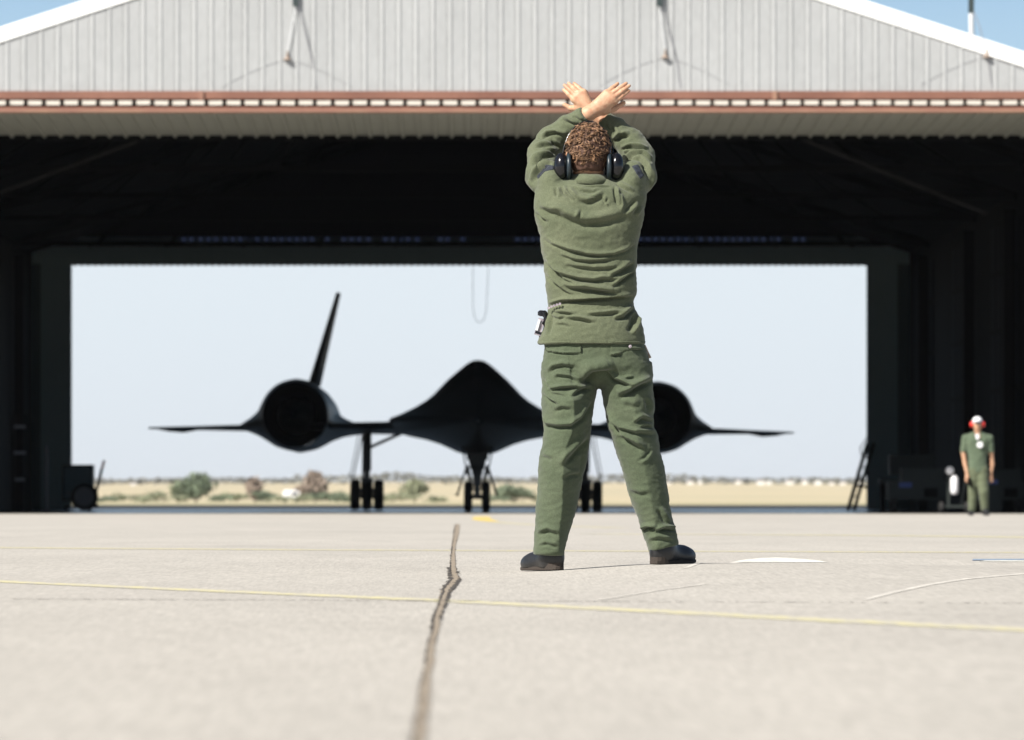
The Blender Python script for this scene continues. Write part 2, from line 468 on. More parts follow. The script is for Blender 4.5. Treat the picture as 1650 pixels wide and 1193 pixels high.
M['chrome'] = nodemat('bright_steel', (0.6, 0.6, 0.6), 0.25, metal=1)
M['boot'] = nodemat('black_leather', (0.012, 0.012, 0.013), 0.45, var=0.3, vscale=25, bump=0.001, bscale=80)
M['sole'] = nodemat('boot_sole', (0.035, 0.026, 0.02), 0.8)
M['clear'] = nodemat('silver_plastic', (0.42, 0.37, 0.40), 0.25, col2=(0.20, 0.17, 0.2), vscale=60)
M['red_tag'] = nodemat('orange_red_cloth', (0.55, 0.16, 0.10), 0.7)
M['tan'] = nodemat('tan_cloth', (0.5, 0.38, 0.27), 0.8)
M['red'] = nodemat('red_plastic', (0.75, 0.035, 0.025), 0.3)
M['white'] = nodemat('white_enamel', (0.78, 0.78, 0.8), 0.4)
M['grey'] = nodemat('grey_steel', (0.2, 0.2, 0.22), 0.6)
M['blue'] = nodemat('blue_enamel', (0.05, 0.09, 0.32), 0.4)
M['dark_cart'] = nodemat('dark_green_enamel', (0.02, 0.027, 0.024), 0.6)
M['pole'] = nodemat('pale_pole', (0.62, 0.64, 0.66), 0.5)

# ------------------------------------------------------------------ ground
def grid_sheet(name, xs, ys, zf, m, **k):
    X, Y = np.meshgrid(xs, ys, indexing='ij'); Zz = zf(X, Y)
    V = np.stack([X, Y, Zz], -1).reshape(-1, 3); nx, ny = len(xs), len(ys)
    a = (np.arange(nx - 1)[:, None] * ny + np.arange(ny - 1)[None, :]).ravel()
    Q = np.stack([a, a + ny, a + ny + 1, a + 1], 1)
    return mesh(name, V, Q, m, smooth=True, **k)
xs = np.concatenate([[-120, -60, -30, -15, -8, -5], np.arange(-3, 4.01, 0.05), [5, 8, 15, 30, 60, 120]])
ys = np.concatenate([[-60, -10, 0, 5, 9], np.arange(12, 21, 0.3), np.arange(21, 27, 0.08), np.arange(27, 33, 0.3), [36, 42, 50, 60, 75, 90, 105, 119.5]])
grid_sheet('apron', xs, ys, ground_z, M['concrete'], kind='structure', label='pale sunlit concrete apron in front of the hangar')
flat = lambda z: (lambda X, Y: np.full(X.shape, float(z)))
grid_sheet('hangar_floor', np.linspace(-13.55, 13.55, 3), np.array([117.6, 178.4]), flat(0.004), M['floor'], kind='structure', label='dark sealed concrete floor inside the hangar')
grid_sheet('taxiway', np.linspace(-400, 400, 3), np.array([119.5, 340]), flat(0.0), M['asphalt'], kind='structure', label='dark asphalt taxiway behind the hangar')
def terrain(X, Y):
    t = np.clip((Y - 900) / 1700, 0, 1.6); z = -0.004 + 7.4 * t ** 1.15
    return z + 0.25 * np.sin(X / 90 + 1.3) * np.clip((Y - 900) / 1500, 0, 1)
grid_sheet('dry_field', np.linspace(-2500, 2500, 60), np.concatenate([np.linspace(340, 900, 6), np.linspace(940, 3300, 60), [6000, 12000]]), terrain, M['field'], kind='structure', label='flat golden dry grass field rising to the horizon')
grid_sheet('scrub_verge', np.linspace(-300, 300, 3), np.array([345, 860]), flat(0.004), M['field2'], kind='structure', label='olive scrub strip between taxiway and dry field')
grid_sheet('ground', np.linspace(-6000, 6000, 3), np.array([-3000, 12000]), flat(-0.3), M['field'], kind='structure', label='plain far beyond the apron')

def strip(name, pts, wd, m, lift=0.0012, seg=0.25, jag=0.0, **k):
    """painted line on the ground following the slab; pts are ground points (x, y); wd may be a list"""
    P2 = []; W2 = []
    wl = wd if isinstance(wd, (list, tuple)) else [wd] * len(pts)
    for i in range(len(pts) - 1):
        a, b = np.array(pts[i][:2]), np.array(pts[i + 1][:2]); n = max(1, int(np.linalg.norm(b - a) / seg))
        for j in range(n):
            P2.append(a + (b - a) * j / n); W2.append(wl[i] + (wl[i + 1] - wl[i]) * j / n)
    P2.append(np.array(pts[-1][:2])); W2.append(wl[-1]); P2 = np.array(P2)
    v = []; f = []
    for i in range(len(P2)):
        d = P2[min(i + 1, len(P2) - 1)] - P2[max(i - 1, 0)]; d = d / (np.linalg.norm(d) + 1e-9); n_ = np.array([-d[1], d[0]])
        for s in (-1, -0.33, 0.33, 1):
            q = P2[i] + n_ * s * W2[i] / 2 * (1 + (jag * (random.random() - 0.5) if abs(s) == 1 else 0))
            v.append((q[0], q[1], float(ground_z(q[0], q[1])) + lift))
    for i in range(len(P2) - 1):
        for j in range(3):
            f.append((i * 4 + j, i * 4 + j + 1, i * 4 + j + 5, i * 4 + j + 4))
    return mesh(name, v, f, m, kind='structure', **k)
g2 = lambda *L: [tuple(G(x, y)[:2]) for x, y in L]
strip('painted_line', g2((-60, 934), (0, 937.5), (350, 953), (700, 968), (1000, 983), (1350, 1001), (1720, 1019)), 0.15, M['yellow'], seg=0.1, jag=0.1, label='worn pale yellow line crossing the apron nearest the camera')
strip('painted_line', g2((-60, 882.5), (0, 883), (500, 886.5), (1000, 888.5), (1720, 891)), 0.55, M['yellow_faint'], seg=0.5, label='faint yellow line across the apron behind the marshaller')
strip('painted_line', g2((960, 861), (1250, 862), (1500, 864), (1720, 867)), 0.7, M['yellow_faint'], seg=0.5, label='faintest yellow line at right near the hangar')
strip('painted_line', g2((777, 832.5), (775, 836), (781, 838.5), (795, 841.0)), [0.24, 0.30, 0.28, 0.18], M['yellow_strong'], seg=0.3, label='bright yellow end of the guide line by the nose wheel')
strip('painted_line', g2((796, 841.3), (815, 843), (850, 845.5), (905, 848), (1000, 851)), [0.18, 0.2, 0.2, 0.25, 0.3], M['yellow_faint'], seg=0.3, label='faded curved yellow guide line behind the marshaller legs')
strip('painted_line', g2((1394, 967), (1440, 955), (1500, 942), (1560, 933), (1640, 926), (1700, 922)), [0.02, 0.03, 0.03, 0.035, 0.05, 0.06], M['white_line'], seg=0.1, jag=0.3, label='thin white curved mark at lower right')
strip('painted_line', g2((955, 969), (1000, 962), (1060, 952), (1135, 942)), 0.018, M['white_line'], seg=0.1, jag=0.4, label='thin white scratch right of the slab joint')
strip('painted_line', g2((1105, 916), (1150, 911.5), (1195, 906), (1230, 901.5)), [0.02, 0.035, 0.045, 0.05], M['white_line'], seg=0.1, jag=0.3, label='white curved mark leading to the white patch')
# white patch: a paint spill with a straight near edge, on the slab
pp = [G(x, y) for x, y in ((1178, 906.4), (1334, 907), (1320, 904), (1300, 902), (1275, 900), (1250, 899), (1225, 900), (1200, 902.5))]
bmv = [(q.x, q.y, q.z + 0.0018) for q in pp]; c0 = np.mean(bmv, 0); c0[2] = float(ground_z(c0[0], c0[1])) + 0.0018
mesh('paint_patch', bmv + [tuple(c0)], [(i, (i + 1) % 8, 8) for i in range(8)], M['white_patch'], kind='structure', label='bleached white paint patch right of the marshaller')
pp = [G(x, y) for x, y in ((1575, 905.5), (1700, 905.8), (1700, 904), (1590, 903.6))]
mesh('paint_patch', [(q.x, q.y, q.z + 0.0018) for q in pp], [(0, 1, 2, 3)], M['white_patch'], kind='structure', label='white paint bar at the right edge of the apron')
pp = [G(x, y) for x, y in ((1566, 904), (1700, 903.2), (1700, 901.3), (1568, 901.6))]
mesh('paint_patch', [(q.x, q.y, q.z + 0.0024) for q in pp], [(0, 1, 2, 3)], nodemat('bluegrey_plate', (0.24, 0.30, 0.38), 0.5), kind='structure', label='blue grey plate behind the white paint bar')
# long joint running away from the camera, with broken edges
jp = [(671, 1215), (677, 1170), (683, 1130), (685, 1100), (692, 1070), (694, 1040), (702, 1015), (704, 995), (712, 975), (720, 952), (734, 934), (730, 915), (730, 895), (731, 880), (735, 860), (737, 845)]
jw = [.019, .018, .020, .017, .019, .017, .021, .022, .026, .040, .044, .032, .026, .03, .06, .07]
strip('slab_joint', g2(*jp), [w_ * 0.74 for w_ in jw], M['filler'], lift=0.0016, seg=0.07, jag=0.9, label='long sealed joint running from the camera to the hangar')
mb = MB()
jg = g2(*jp)
for i in range(len(jg) - 1):
    a, b = np.array(jg[i]), np.array(jg[i + 1]); L_ = np.linalg.norm(b - a); yp = jp[i][1]
    dens = 9 if yp > 1040 else 34 if yp > 915 else 5 if yp > 880 else 1.0
    for j in range(max(2, int(L_ * dens))):
        t = random.random(); q = a + (b - a) * t
        side = random.choice((-1, 1, 1)) if 940 < yp < 1010 else (-1 if random.random() < 0.8 else 1)
        w_ = jw[i]; x = q[0] + side * w_ * random.uniform(0.26, 0.52); z = float(ground_z(x, q[1])) + 0.0024
        sx = w_ * (random.uniform(0.05, 0.22) if yp < 1040 else random.uniform(.03, .08)); sy_ = random.uniform(0.02, 0.10) * (1 if q[1] < 30 else 2.5)
        k = random.randint(5, 7); ph = random.random() * 6
        ring = [(x + sx * math.cos(ph + 6.283 * u / k) * random.uniform(.5, 1.5), q[1] + sy_ * math.sin(ph + 6.283 * u / k) * random.uniform(.4, 1.3), z) for u in range(k)]
        mb.add(ring, [tuple(range(k))])
for i in range(len(jg) - 1):      # open dark edge of the joint
    a, b = np.array(jg[i]), np.array(jg[i + 1]); n_ = 14; z = .0026
    for j in range(n_):
        if random.random() < .25: continue
        p0, p1 = a + (b - a) * j / n_, a + (b - a) * (j + 1) / n_; o0 = -jw[i] * .37; th = jw[i] * random.uniform(.03, .14) 
        z0_, z1_ = float(ground_z(*p0)) + z, float(ground_z(*p1)) + z
        mb.add([(p0[0] + o0 - th, p0[1], z0_), (p0[0] + o0 + th, p0[1], z0_), (p1[0] + o0 + th, p1[1], z1_), (p1[0] + o0 - th * .4, p1[1], z1_)], [(0, 1, 2, 3)])
mb.build('crack_chips', M['crack'], kind='structure', label='dark crumbled chips along the long joint')
mb = MB()
for x in range(20, 1650, 6):
    if (x > 740 and random.random() < (0.35 if x < 1300 else 0.6)) or (x < 740 and random.random() < 0.12): continue
    y0 = 966 + (x / 700) * 3.0 if x < 720 else 969.2 + (x - 720) / 600 * 2.4
    a, b = G(x, y0 + random.uniform(-.25, .25)), G(x + random.uniform(4, 7), y0 + random.uniform(-.25, .25)); t = random.uniform(0.008, 0.024)
    mb.add([(a.x, a.y - t, a.z + .0022), (b.x, b.y - t, b.z + .0022), (b.x, b.y + t, b.z + .0022), (a.x, a.y + t, a.z + .0022)], [(0, 1, 2, 3)])
mb.build('cross_joint', M['crack'], kind='structure', label='hairline cross joint in front of the marshaller')

# ------------------------------------------------------------------ hangar
HX, Y0, Y1, HW = 0.17, 112.6, 178.0, 13.7
SL = 0.325
hang = root('hangar', (HX, Y0, 0), 'big open ended steel hangar with pale corrugated gable and rust red door track', 'hangar')
def zpx(py, Z): return CZ + (CY - py) / F * Z
APEX = zpx(-180, Y0); ZB = zpx(147, Y0)           # gable lower line under the fascia
def roofz(x): return APEX - SL * abs(x - HX)
# corrugated gable, one sheet per rib pitch
PITCH = 0.3375
x = HX - HW; prof = [(0, 0), (0.045, 0), (0.062, -0.015), (0.095, -0.015), (0.112, 0), (PITCH - 0.006, 0)]
while x < HX + HW - 0.1:
    v = []; f = []
    n = len(prof)
    for (u, d) in prof: v.append((x + u, Y0 + 0.06 + d, ZB - 0.02))
    for (u, d) in prof: v.append((x + u, Y0 + 0.06 + d, max(ZB, roofz(x + u) - 0.02)))
    for (u, d) in prof: v.append((x + u, Y0 + 0.08 + d, max(ZB, roofz(x + u) - 0.02)))
    for (u, d) in prof: v.append((x + u, Y0 + 0.08 + d, ZB - 0.02))
    f = [(r * n + i, r * n + i + 1, (r + 1) % 4 * n + i + 1, (r + 1) % 4 * n + i) for r in range(4) for i in range(n - 1)]
    f += [(0, n, 2 * n, 3 * n), (n - 1, 4 * n - 1, 3 * n - 1, 2 * n - 1)]
    if roofz(x + PITCH / 2) > ZB + 0.05:
        mesh('siding_panel', v, f, M['siding'], hang)
    x += PITCH
for s in (-1, 1):    # fascia boards
    x1 = HX + s * (HW + 0.7); t = (46 - 70) / F * Y0
    v = []
    for yy in (Y0 + 0.03, Y0 + 0.30):
        for (xx) in (HX, x1):
            z0 = roofz(xx) - 0.0; v += [(xx, yy, z0), (xx, yy, z0 + 0.30 + 0.0)]
    mesh('fascia', v, [(0, 2, 3, 1), (4, 5, 7, 6), (0, 1, 5, 4), (2, 6, 7, 3), (1, 3, 7, 5), (0, 4, 6, 2)], M['fascia'], hang)
    mb = MB(); v = []
    for yy in (Y0 + 0.302, Y1 + 0.4):
        for xx in (HX, x1):
            v += [(xx, yy, roofz(xx) + 0.08), (xx, yy, roofz(xx) + 0.16)]
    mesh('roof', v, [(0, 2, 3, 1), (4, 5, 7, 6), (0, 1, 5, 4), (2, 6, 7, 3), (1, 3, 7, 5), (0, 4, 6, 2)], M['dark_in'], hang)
# track beams
zt = lambda py: zpx(py, Y0)
def beam(name, y0, y1, m, yd0, yd1, x0=-HW, x1=HW):
    z0, z1 = zt(y1), zt(y0)
    return MB().box((HX + (x0 + x1) / 2, Y0 + (yd0 + yd1) / 2, (z0 + z1) / 2), (x1 - x0, yd1 - yd0, z1 - z0)).build(name, m, hang)
bw = [-HW, -5.4, 5.95, HW]
for i in range(3):
    beam('upper_track_beam', 147, 159.5, M['rust'], 0.0, 0.33, bw[i] + 0.01, bw[i + 1] - 0.01)
    MB().box((HX + bw[i] , Y0 + 0.10, (zt(147) + zt(161)) / 2), (0.09, 0.28, zt(147) - zt(161) )).build('splice_plate', M['rust_pale'], hang)
beam('track_web', 159.5, 172, M['truss'], 0.12, 0.33)
beam('lower_track_beam', 172, 177, M['rust'], -0.02, 0.33)
beam('lower_flange', 177.05, 181, M['rust_pale'], -0.06, 0.33)
# pale cap pieces along the track, one by one
CP = 29.1 / F * Y0; z0, z1 = zt(167.4), zt(161.2)
cw = 0.292
v = [(-cw / 2, 0.10, 0), (cw / 2 - .03, 0.10, 0), (cw / 2, -0.05, -.025), (-cw / 2 + .03, -0.05, -.025), (-cw / 2, 0.10, z1 - z0), (cw / 2, 0.10, z1 - z0), (cw / 2, -0.03, z1 - z0 - .02), (-cw / 2 + .02, -0.03, z1 - z0 - .02)]
cap0 = mesh('track_cap', v, [(0, 3, 2, 1), (4, 5, 6, 7), (0, 1, 5, 4), (1, 2, 6, 5), (2, 3, 7, 6), (3, 0, 4, 7)], M['cap'], hang, local=True)
k0 = (12 - CX) / F * Y0; n = 0
k = k0 - 16 * CP
while k < HX + HW - 0.2:
    if k > HX - HW + 0.2:
        o = cap0 if n == 0 else inst(cap0, (0, 0, 0), hang)
        o.location = (k + CP / 2 - HX, 0, z0 + random.uniform(-.004, .004)); o.rotation_euler = (0, random.uniform(-.012, .012), 0); n += 1
    k += CP
# soffit sheets running in from the track to the inner header
zs0, zs1 = zt(181), zpx(222, 117.9)
sp = [(0, 0), (0.04, 0), (0.065, -0.055), (0.11, -0.055), (0.135, 0), (PITCH * 1.0 - 0.004, 0)]
v = []; n = len(sp)
for (yy, zz) in ((Y0 + 0.335, zs0 + 0.045), (117.9, zs1 + 0.05)):
    for (u, d) in sp: v.append((u, yy - Y0, zz + d))
for (yy, zz) in ((117.9, zs1 + 0.07), (Y0 + 0.335, zs0 + 0.065)):
    for (u, d) in sp: v.append((u, yy - Y0, zz + d))
f = [(r * n + i, r * n + i + 1, (r + 1) % 4 * n + i + 1, (r + 1) % 4 * n + i) for r in range(4) for i in range(n - 1)] + [(0, n, 2 * n, 3 * n), (n - 1, 4 * n - 1, 3 * n - 1, 2 * n - 1)]
sof = mesh('soffit_panel', v, f, M['soffit'], hang, local=True); sof.location = (-HW, 0, 0)
for i in range(1, int(2 * HW / PITCH)):
    inst(sof, (-HW + i * PITCH, 0, 0), hang)
# inside: side walls, rear wall, trusses
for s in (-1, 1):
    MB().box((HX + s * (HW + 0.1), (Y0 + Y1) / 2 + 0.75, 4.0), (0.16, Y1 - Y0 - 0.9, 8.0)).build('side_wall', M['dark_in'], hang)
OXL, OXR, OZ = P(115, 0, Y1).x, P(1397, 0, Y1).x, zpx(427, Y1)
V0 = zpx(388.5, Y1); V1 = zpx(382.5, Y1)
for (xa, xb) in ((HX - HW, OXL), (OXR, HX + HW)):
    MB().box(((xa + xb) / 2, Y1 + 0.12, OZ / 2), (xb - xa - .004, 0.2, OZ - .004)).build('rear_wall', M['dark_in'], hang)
# panels added either side of the rear opening, stepped teal for the lens flare glow
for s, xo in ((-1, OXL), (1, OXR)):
    for i, (wd_, mt) in enumerate(((0.95, 'teal_glow'), (0.75, 'teal_mid'))):
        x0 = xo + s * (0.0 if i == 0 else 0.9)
        MB().box((x0 + s * wd_ / 2, Y1 - 0.02 - 0.07 * (i == 0) - 0.04, OZ / 2 + .02), (wd_, 0.06, OZ)).build('flare_glow_panel', M[mt], hang)
MB().box((HX, Y1 + 0.12, (OZ + V0) / 2), (2 * HW + .03, 0.2, V0 - OZ - .003)).build('rear_header', M['teal_glow'], hang)  # header colour carries the same flare glow
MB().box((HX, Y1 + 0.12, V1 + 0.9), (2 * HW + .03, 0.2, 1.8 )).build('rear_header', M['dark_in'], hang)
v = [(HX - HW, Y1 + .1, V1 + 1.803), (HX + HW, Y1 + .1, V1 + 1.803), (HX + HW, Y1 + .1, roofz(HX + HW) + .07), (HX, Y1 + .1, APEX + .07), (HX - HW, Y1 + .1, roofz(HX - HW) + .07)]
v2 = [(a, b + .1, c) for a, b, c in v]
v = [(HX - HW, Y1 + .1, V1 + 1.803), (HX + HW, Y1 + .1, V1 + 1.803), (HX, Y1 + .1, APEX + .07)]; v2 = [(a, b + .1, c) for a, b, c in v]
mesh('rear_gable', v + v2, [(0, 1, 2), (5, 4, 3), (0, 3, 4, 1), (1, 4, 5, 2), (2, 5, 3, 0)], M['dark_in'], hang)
# sky gaps: panes added, their tint dims the sky; solid bits between
def pane_mat():
    m = bpy.data.materials.new('sky_dimming_pane'); m.use_nodes = True; n_ = m.node_tree; n_.nodes.clear()
    o = n_.nodes.new('ShaderNodeOutputMaterial'); t = n_.nodes.new('ShaderNodeBsdfTransparent'); g = n_.nodes.new('ShaderNodeBsdfGlossy'); x = n_.nodes.new('ShaderNodeMixShader')
    t.inputs[0].default_value = (0.15, 0.17, 0.235, 1); g.inputs[0].default_value = (0.1, 0.1, 0.1, 1); x.inputs[0].default_value = 0.05
    n_.links.new(t.outputs[0], x.inputs[1]); n_.links.new(g.outputs[0], x.inputs[2]); n_.links.new(x.outputs[0], o.inputs[0]); return m
M['pane'] = pane_mat()
pane0 = None; xx = 292; k = 0; solid = MB(); last = HX - HW
while xx < 1292:
    gap = random.random() < 0.12 or (748 < xx < 828)
    wpx = 8.5
    if not gap:
        a, b = P(xx, 0, Y1 + .12).x, P(xx + wpx, 0, Y1 + .12).x
        if pane0 is None:
            pane0 = MB().box((0, 0, 0), (b - a, 0.02, V1 - V0)).build('sky_gap_pane', M['pane'], hang, local=True)
            o = pane0
        else: o = inst(pane0, (0, 0, 0), hang)
        o.location = ((a + b) / 2 - HX, Y1 + .12 - Y0, (V0 + V1) / 2)
        if a > last: solid.box(((last + a) / 2, Y1 + .12, (V0 + V1) / 2), (a - last, 0.14, V1 - V0 + .0))
        last = b
    xx += 12.2 if random.random() > .2 else 15; k += 1
solid.box(((last + HX + HW) / 2, Y1 + .12, (V0 + V1) / 2), (HX + HW - last, 0.14, V1 - V0))
solid.build('sky_gap_infill', M['teal_mid'], hang)['kind'] = 'stuff'
# scalloped lower edge of the rear header, tan stands for light coming through
mb = MB(); xx = OXL + 0.02
while xx < OXR - .1:
    mb.box((xx + .09, Y1 + .0, OZ - .004), (0.13, 0.06, 0.05)); xx += 0.215
mb.build('scallop_light_trim', nodemat('tan_edge', (0.16, 0.14, 0.10), 0.8), hang)['kind'] = 'stuff'
# portal frames and braces
for yy in (120, 131.5, 143, 154.5, 170):
    mb = MB()
    for s in (-1, 1):
        mb.box((HX + s * (HW - 0.2), yy, 3.8), (0.3, 0.25, 7.6))
        mb.bar((HX + s * (HW - 0.1), yy, 8.0), (HX, yy, APEX - 0.2), 0.2)
        for k in range(6):
            xa = s * HW * (1 - k / 6); xb = s * HW * (1 - (k + 1) / 6)
            mb.bar((HX + xa, yy, 7.85), (HX + xb, yy, roofz(HX + xb) - .15), 0.07)
    mb.box((HX, yy, 7.95), (2 * HW, 0.16, 0.16))
    mb.build('roof_truss', M['truss'], hang)
for a, b in (((0, 311), (222, 228)), ((1296, 226), (1590, 345))):
    MB().bar(P(*a, 121), P(*b, 121), 0.05).build('sway_brace', nodemat('dusty_steel', (0.008, 0.007, 0.0065), 0.9), hang)
# opaque side strips, window light put into their colour, right wall (and left)
M['strip'] = nodemat('dim_window_tone', (0.010, 0.011, 0.017), 0.9, spec=0.1, var=0.3, vscale=2, stretch=(1, 8, .5))
def tmat():
    m = bpy.data.materials.new('fibreglass_skylight'); m.use_nodes = True; n_ = m.node_tree
    b = n_.nodes['Principled BSDF']; b.inputs['Base Color'].default_value = (0.10, 0.11, 0.17, 1); b.inputs['Roughness'].default_value = .7
    tr = n_.nodes.new('ShaderNodeBsdfTranslucent'); tr.inputs[0].default_value = (0.035, 0.04, 0.065, 1)
    x = n_.nodes.new('ShaderNodeMixShader'); x.inputs[0].default_value = .6
    n_.links.new(b.outputs[0], x.inputs[1]); n_.links.new(tr.outputs[0], x.inputs[2]); n_.links.new(x.outputs[0], n_.nodes['Material Output'].inputs[0]); return m
M['tstrip'] = tmat()
for s in (1,):
    for (ya, yb) in ((142.5, 150.0), (156.0, 162.0), (168.5, 172.5)):
        for (za, zb) in ((1.7, 3.05), (3.2, 4.6), (4.75, 6.1), (6.25, 7.4)):
            k = 0
            for yy in np.arange(ya, yb - 0.1, 1.5):
                MB().box((HX + s * (HW - .02), yy + .7, (za + zb) / 2), (0.03, 1.25, zb - za)).build('window_tone_strip', M['strip'], hang)
# wires loops hanging from the rear header
def cable(name, pts, r, m, **k):
    mb = MB(); mb.tube(pts, r, 5); return mb.build(name, m, **k)
lp = [P(762 + 0 * t, 432 + t * 60, 176) for t in np.linspace(0, 1, 6)] + [P(773 - 11 * math.cos(a), 492 + 28 * math.sin(a), 176) for a in np.linspace(0.1, math.pi - .1, 9)] + [P(784 + 3 * t, 492 - t * 60, 176) for t in np.linspace(0, 1, 6)]
cable('hanging_rope', lp, 0.009, nodemat('pale_rope', (0.5, 0.5, 0.5), 0.8), label='thin pale rope loop hanging in the rear hangar opening', cat='rope')

M['bracket'] = nodemat('dull_brown_steel', (0.26, 0.20, 0.16), 0.7)
# floodlight masts on the gable front
def mast(cxp, cyp, fxp, lab, side):
    yb = Y0 + 0.02
    base = P(cxp, cyp, yb)
    r = root('floodlight_mast', base, lab, 'floodlight', 'floodlights on poles above the hangar door')
    ft = P(fxp, 7, Y0 - 0.0)
    if side: 
        ft = P(fxp, 18, Y0 + 0.9); bt = P(fxp + 1, 62, Y0 + 0.9)
    else: bt = base + Vector((0, 0, 0.12))
    MB().tube([bt, ft + Vector((0, 0, -.05))], 0.055 if side else 0.009, 10).build('pole', M['pole'], r)
    q = P(cxp, cyp, yb)
    MB().lathe([(0.08, -0.02), (0.07, 0.0), (0.025, 0.04), (0.014, 0.14), (0.01, 0.16)], q, n=14).build('cone_bracket', M['bracket'], r)
    MB().box(ft + Vector((0, 0, .13)), (0.11, 0.05, 0.34)).lathe([(0.04, 0.3), (0.03, 0.36), (0.02, 0.42)], ft, n=10).build('lamp_housing', nodemat('dark_green_housing', (0.03, 0.045, 0.045), 0.5), r)
    for s in (-1, 1):
        pts = []
        for t in np.linspace(0, 1, 9):
            pts.append(P(cxp + s * t * 105, cyp + 2 + 44 * t ** 1.35, yb + .035))
        MB().tube(pts, 0.004, 4).build('guy_wire', M['grey'], r)
    MB().tube([ft + Vector((0.05, 0, 0)), P(fxp + 14, 45, yb), P(fxp + 28, 100, yb + .03), P(fxp + 34, 143, yb + .04)], 0.010, 5).build('cable', M['grey'], r)
mast(463, 95, 476, 'leftmost floodlight pole on the gable with rusty cone bracket', 0)
mast(1072, 92, 1063, 'middle floodlight pole on the gable above the marshaller right side', 0)
mast(1590, 91, 1565, 'rightmost floodlight, thick pale pole rising above the white fascia', 1)

# ------------------------------------------------------------------ black twin-engine jet
PY, PX = 124.0, 0.27
jet = root('jet_aircraft', (PX, PY, 0), 'black twin engine delta jet facing the camera in the hangar rear opening', 'aircraft')
def sect(w_, h, d, z):
    """fuselage section with sharp chines"""
    top = [(1, 0), (.985, .03), (.93, .06), (.87, .10), (.74, .195), (.61, .31), (.52, .42), (.436, .55), (.35, .68), (.267, .785), (.20, .865), (.137, .935), (.07, .985), (0, 1)]
    bot = [(.0, -1), (.12, -.96), (.23, -.87), (.42, -.64), (.61, -.48), (.80, -.38), (.9, -.31), (.965, -.17)]
    pts = [(a * w_, z + b * h) for a, b in top] + [(-a * w_, z + b * h) for a, b in top[-2::-1]]
    pts += [(-a * w_, z + b * d) for a, b in bot[::-1]] + [(a * w_, z + b * d) for a, b in bot[1:]]
    return pts
st = [(0, .03, .03, .03, 2.0), (.6, .16, .13, .12, 2.02), (1.5, .36, .26, .24, 2.05), (3, .72, .45, .42, 2.09), (5, 1.15, .68, .60, 2.13), (7, 1.5, .88, .74, 2.17), (8.2, 1.68, 1.02, .82, 2.19),
      (9.2, 1.80, 1.30, .86, 2.2), (10, 1.88, 1.37, .88, 2.21), (12, 2.02, 1.38, .9, 2.22), (14, 2.13, 1.34, .9, 2.22), (17, 2.2, 1.25, .88, 2.2), (20, 2.1, 1.12, .82, 2.17), (24, 1.7, .95, .7, 2.15), (28, 1.1, .7, .55, 2.15), (32, .15, .15, .15, 2.2)]
v, f = loft([[(p[0], s[0], p[1]) for p in sect(s[1], s[2], s[3] * .95, s[4])] for s in st])
fus = mesh('fuselage', v, f, M['black_ti'], jet, smooth=True, local=True)
MB().tube([(0, -1.3, 1.98), (0, 0.05, 2.0)], [.012, .03], 8).build('pitot_tube', M['strut'], fus, local=True)
for s in (-1, 1):
    v = [(s * .06, 8.35, 3.17), (s * .30, 8.6, 3.02), (s * .42, 9.3, 3.12), (s * .12, 9.1, 3.46)]
    v2 = [(a, b - .03, c + .03) for a, b, c in v]
    mesh('windshield_pane', v + v2, [(0, 1, 2, 3), (7, 6, 5, 4), (0, 4, 5, 1), (1, 5, 6, 2), (2, 6, 7, 3), (3, 7, 4, 0)], M['glassdark'], fus, local=True)
MB().ell((0, 8.2, 1.55), (0.22, 0.3, .1), 12, 8).build('chin_light', nodemat('dull_pink_lens', (0.18, 0.10, 0.09), .3), fus, local=True)
def wing(s):
    rings = []
    for x in (1.2, 2.2, 3.2, 4.5, 5.6, 6.4, 7.0, 7.5, 7.9, 8.2, 8.45):
        le = 12.5 + (x - 1.2) * 1.95 if x < 7 else 12.5 + 5.8 * 1.95 + (x - 7.0) * 2.3
        te = 30.0 - 0.12 * x; c = te - le
        th = 0.34 * (1 - x / 8.7) ** 0.8 + 0.035
        dr = 0.13 * math.exp(-((x - 7.6) / 0.5) ** 2)
        r = []
        zb = 2.05 + 0.01 * x
        for (u, t, dd) in ((0, 0, 1), (.02, .35, .9), (.08, .6, .6), (.25, .85, .2), (.5, 1, 0), (.8, .5, 0), (1, .03, 0), (.8, -.4, 0), (.5, -.6, 0), (.25, -.6, .2), (.08, -.45, .6), (.02, -.3, .95)):
            r.append((s * (x if s > 0 or x < 6 else 6 + (x - 6) * 1.11), le + u * c, zb + t * th * .6 - dr * dd))
        rings.append(r if s > 0 else r[::-1])
    v, f = loft(rings)
    return mesh('wing', v, f, M['black_ti'], jet, smooth=True, local=True)
for s in (-1, 1): wing(s)
def starpoly(poly, c, n=72):
    R = []
    for k in range(n):
        a = 2 * math.pi * k / n; d = (math.cos(a), math.sin(a)); best = 0
        for i in range(len(poly)):
            x1, y1 = poly[i][0] - c[0], poly[i][1] - c[1]; x2, y2 = poly[(i + 1) % len(poly)][0] - c[0], poly[(i + 1) % len(poly)][1] - c[1]
            ex, ey = x2 - x1, y2 - y1; den = d[0] * ey - d[1] * ex
            if abs(den) < 1e-9: continue
            t = (x1 * ey - y1 * ex) / den; u = (x1 * d[1] - y1 * d[0]) / den
            if t > 0 and -1e-6 <= u <= 1 + 1e-6: best = max(best, t)
        R.append(best)
    R = np.array(R)
    for _ in range(1): R = 0.1 * np.roll(R, 1) + 0.8 * R + 0.1 * np.roll(R, -1)
    return R
sil = [(380, 689), (396, 684), (417, 665), (431, 641), (449, 623), (477, 614), (502, 619), (523, 633), (537, 651), (545, 672), (560, 680), (590, 684), (600, 699), (565, 701), (530, 709), (502, 722), (472, 729), (445, 722), (417, 706), (396, 697), (378, 694)]
scp = F / (PY + 23)
silm = [((a - 478) / scp, (690 - b) / scp) for a, b in sil]
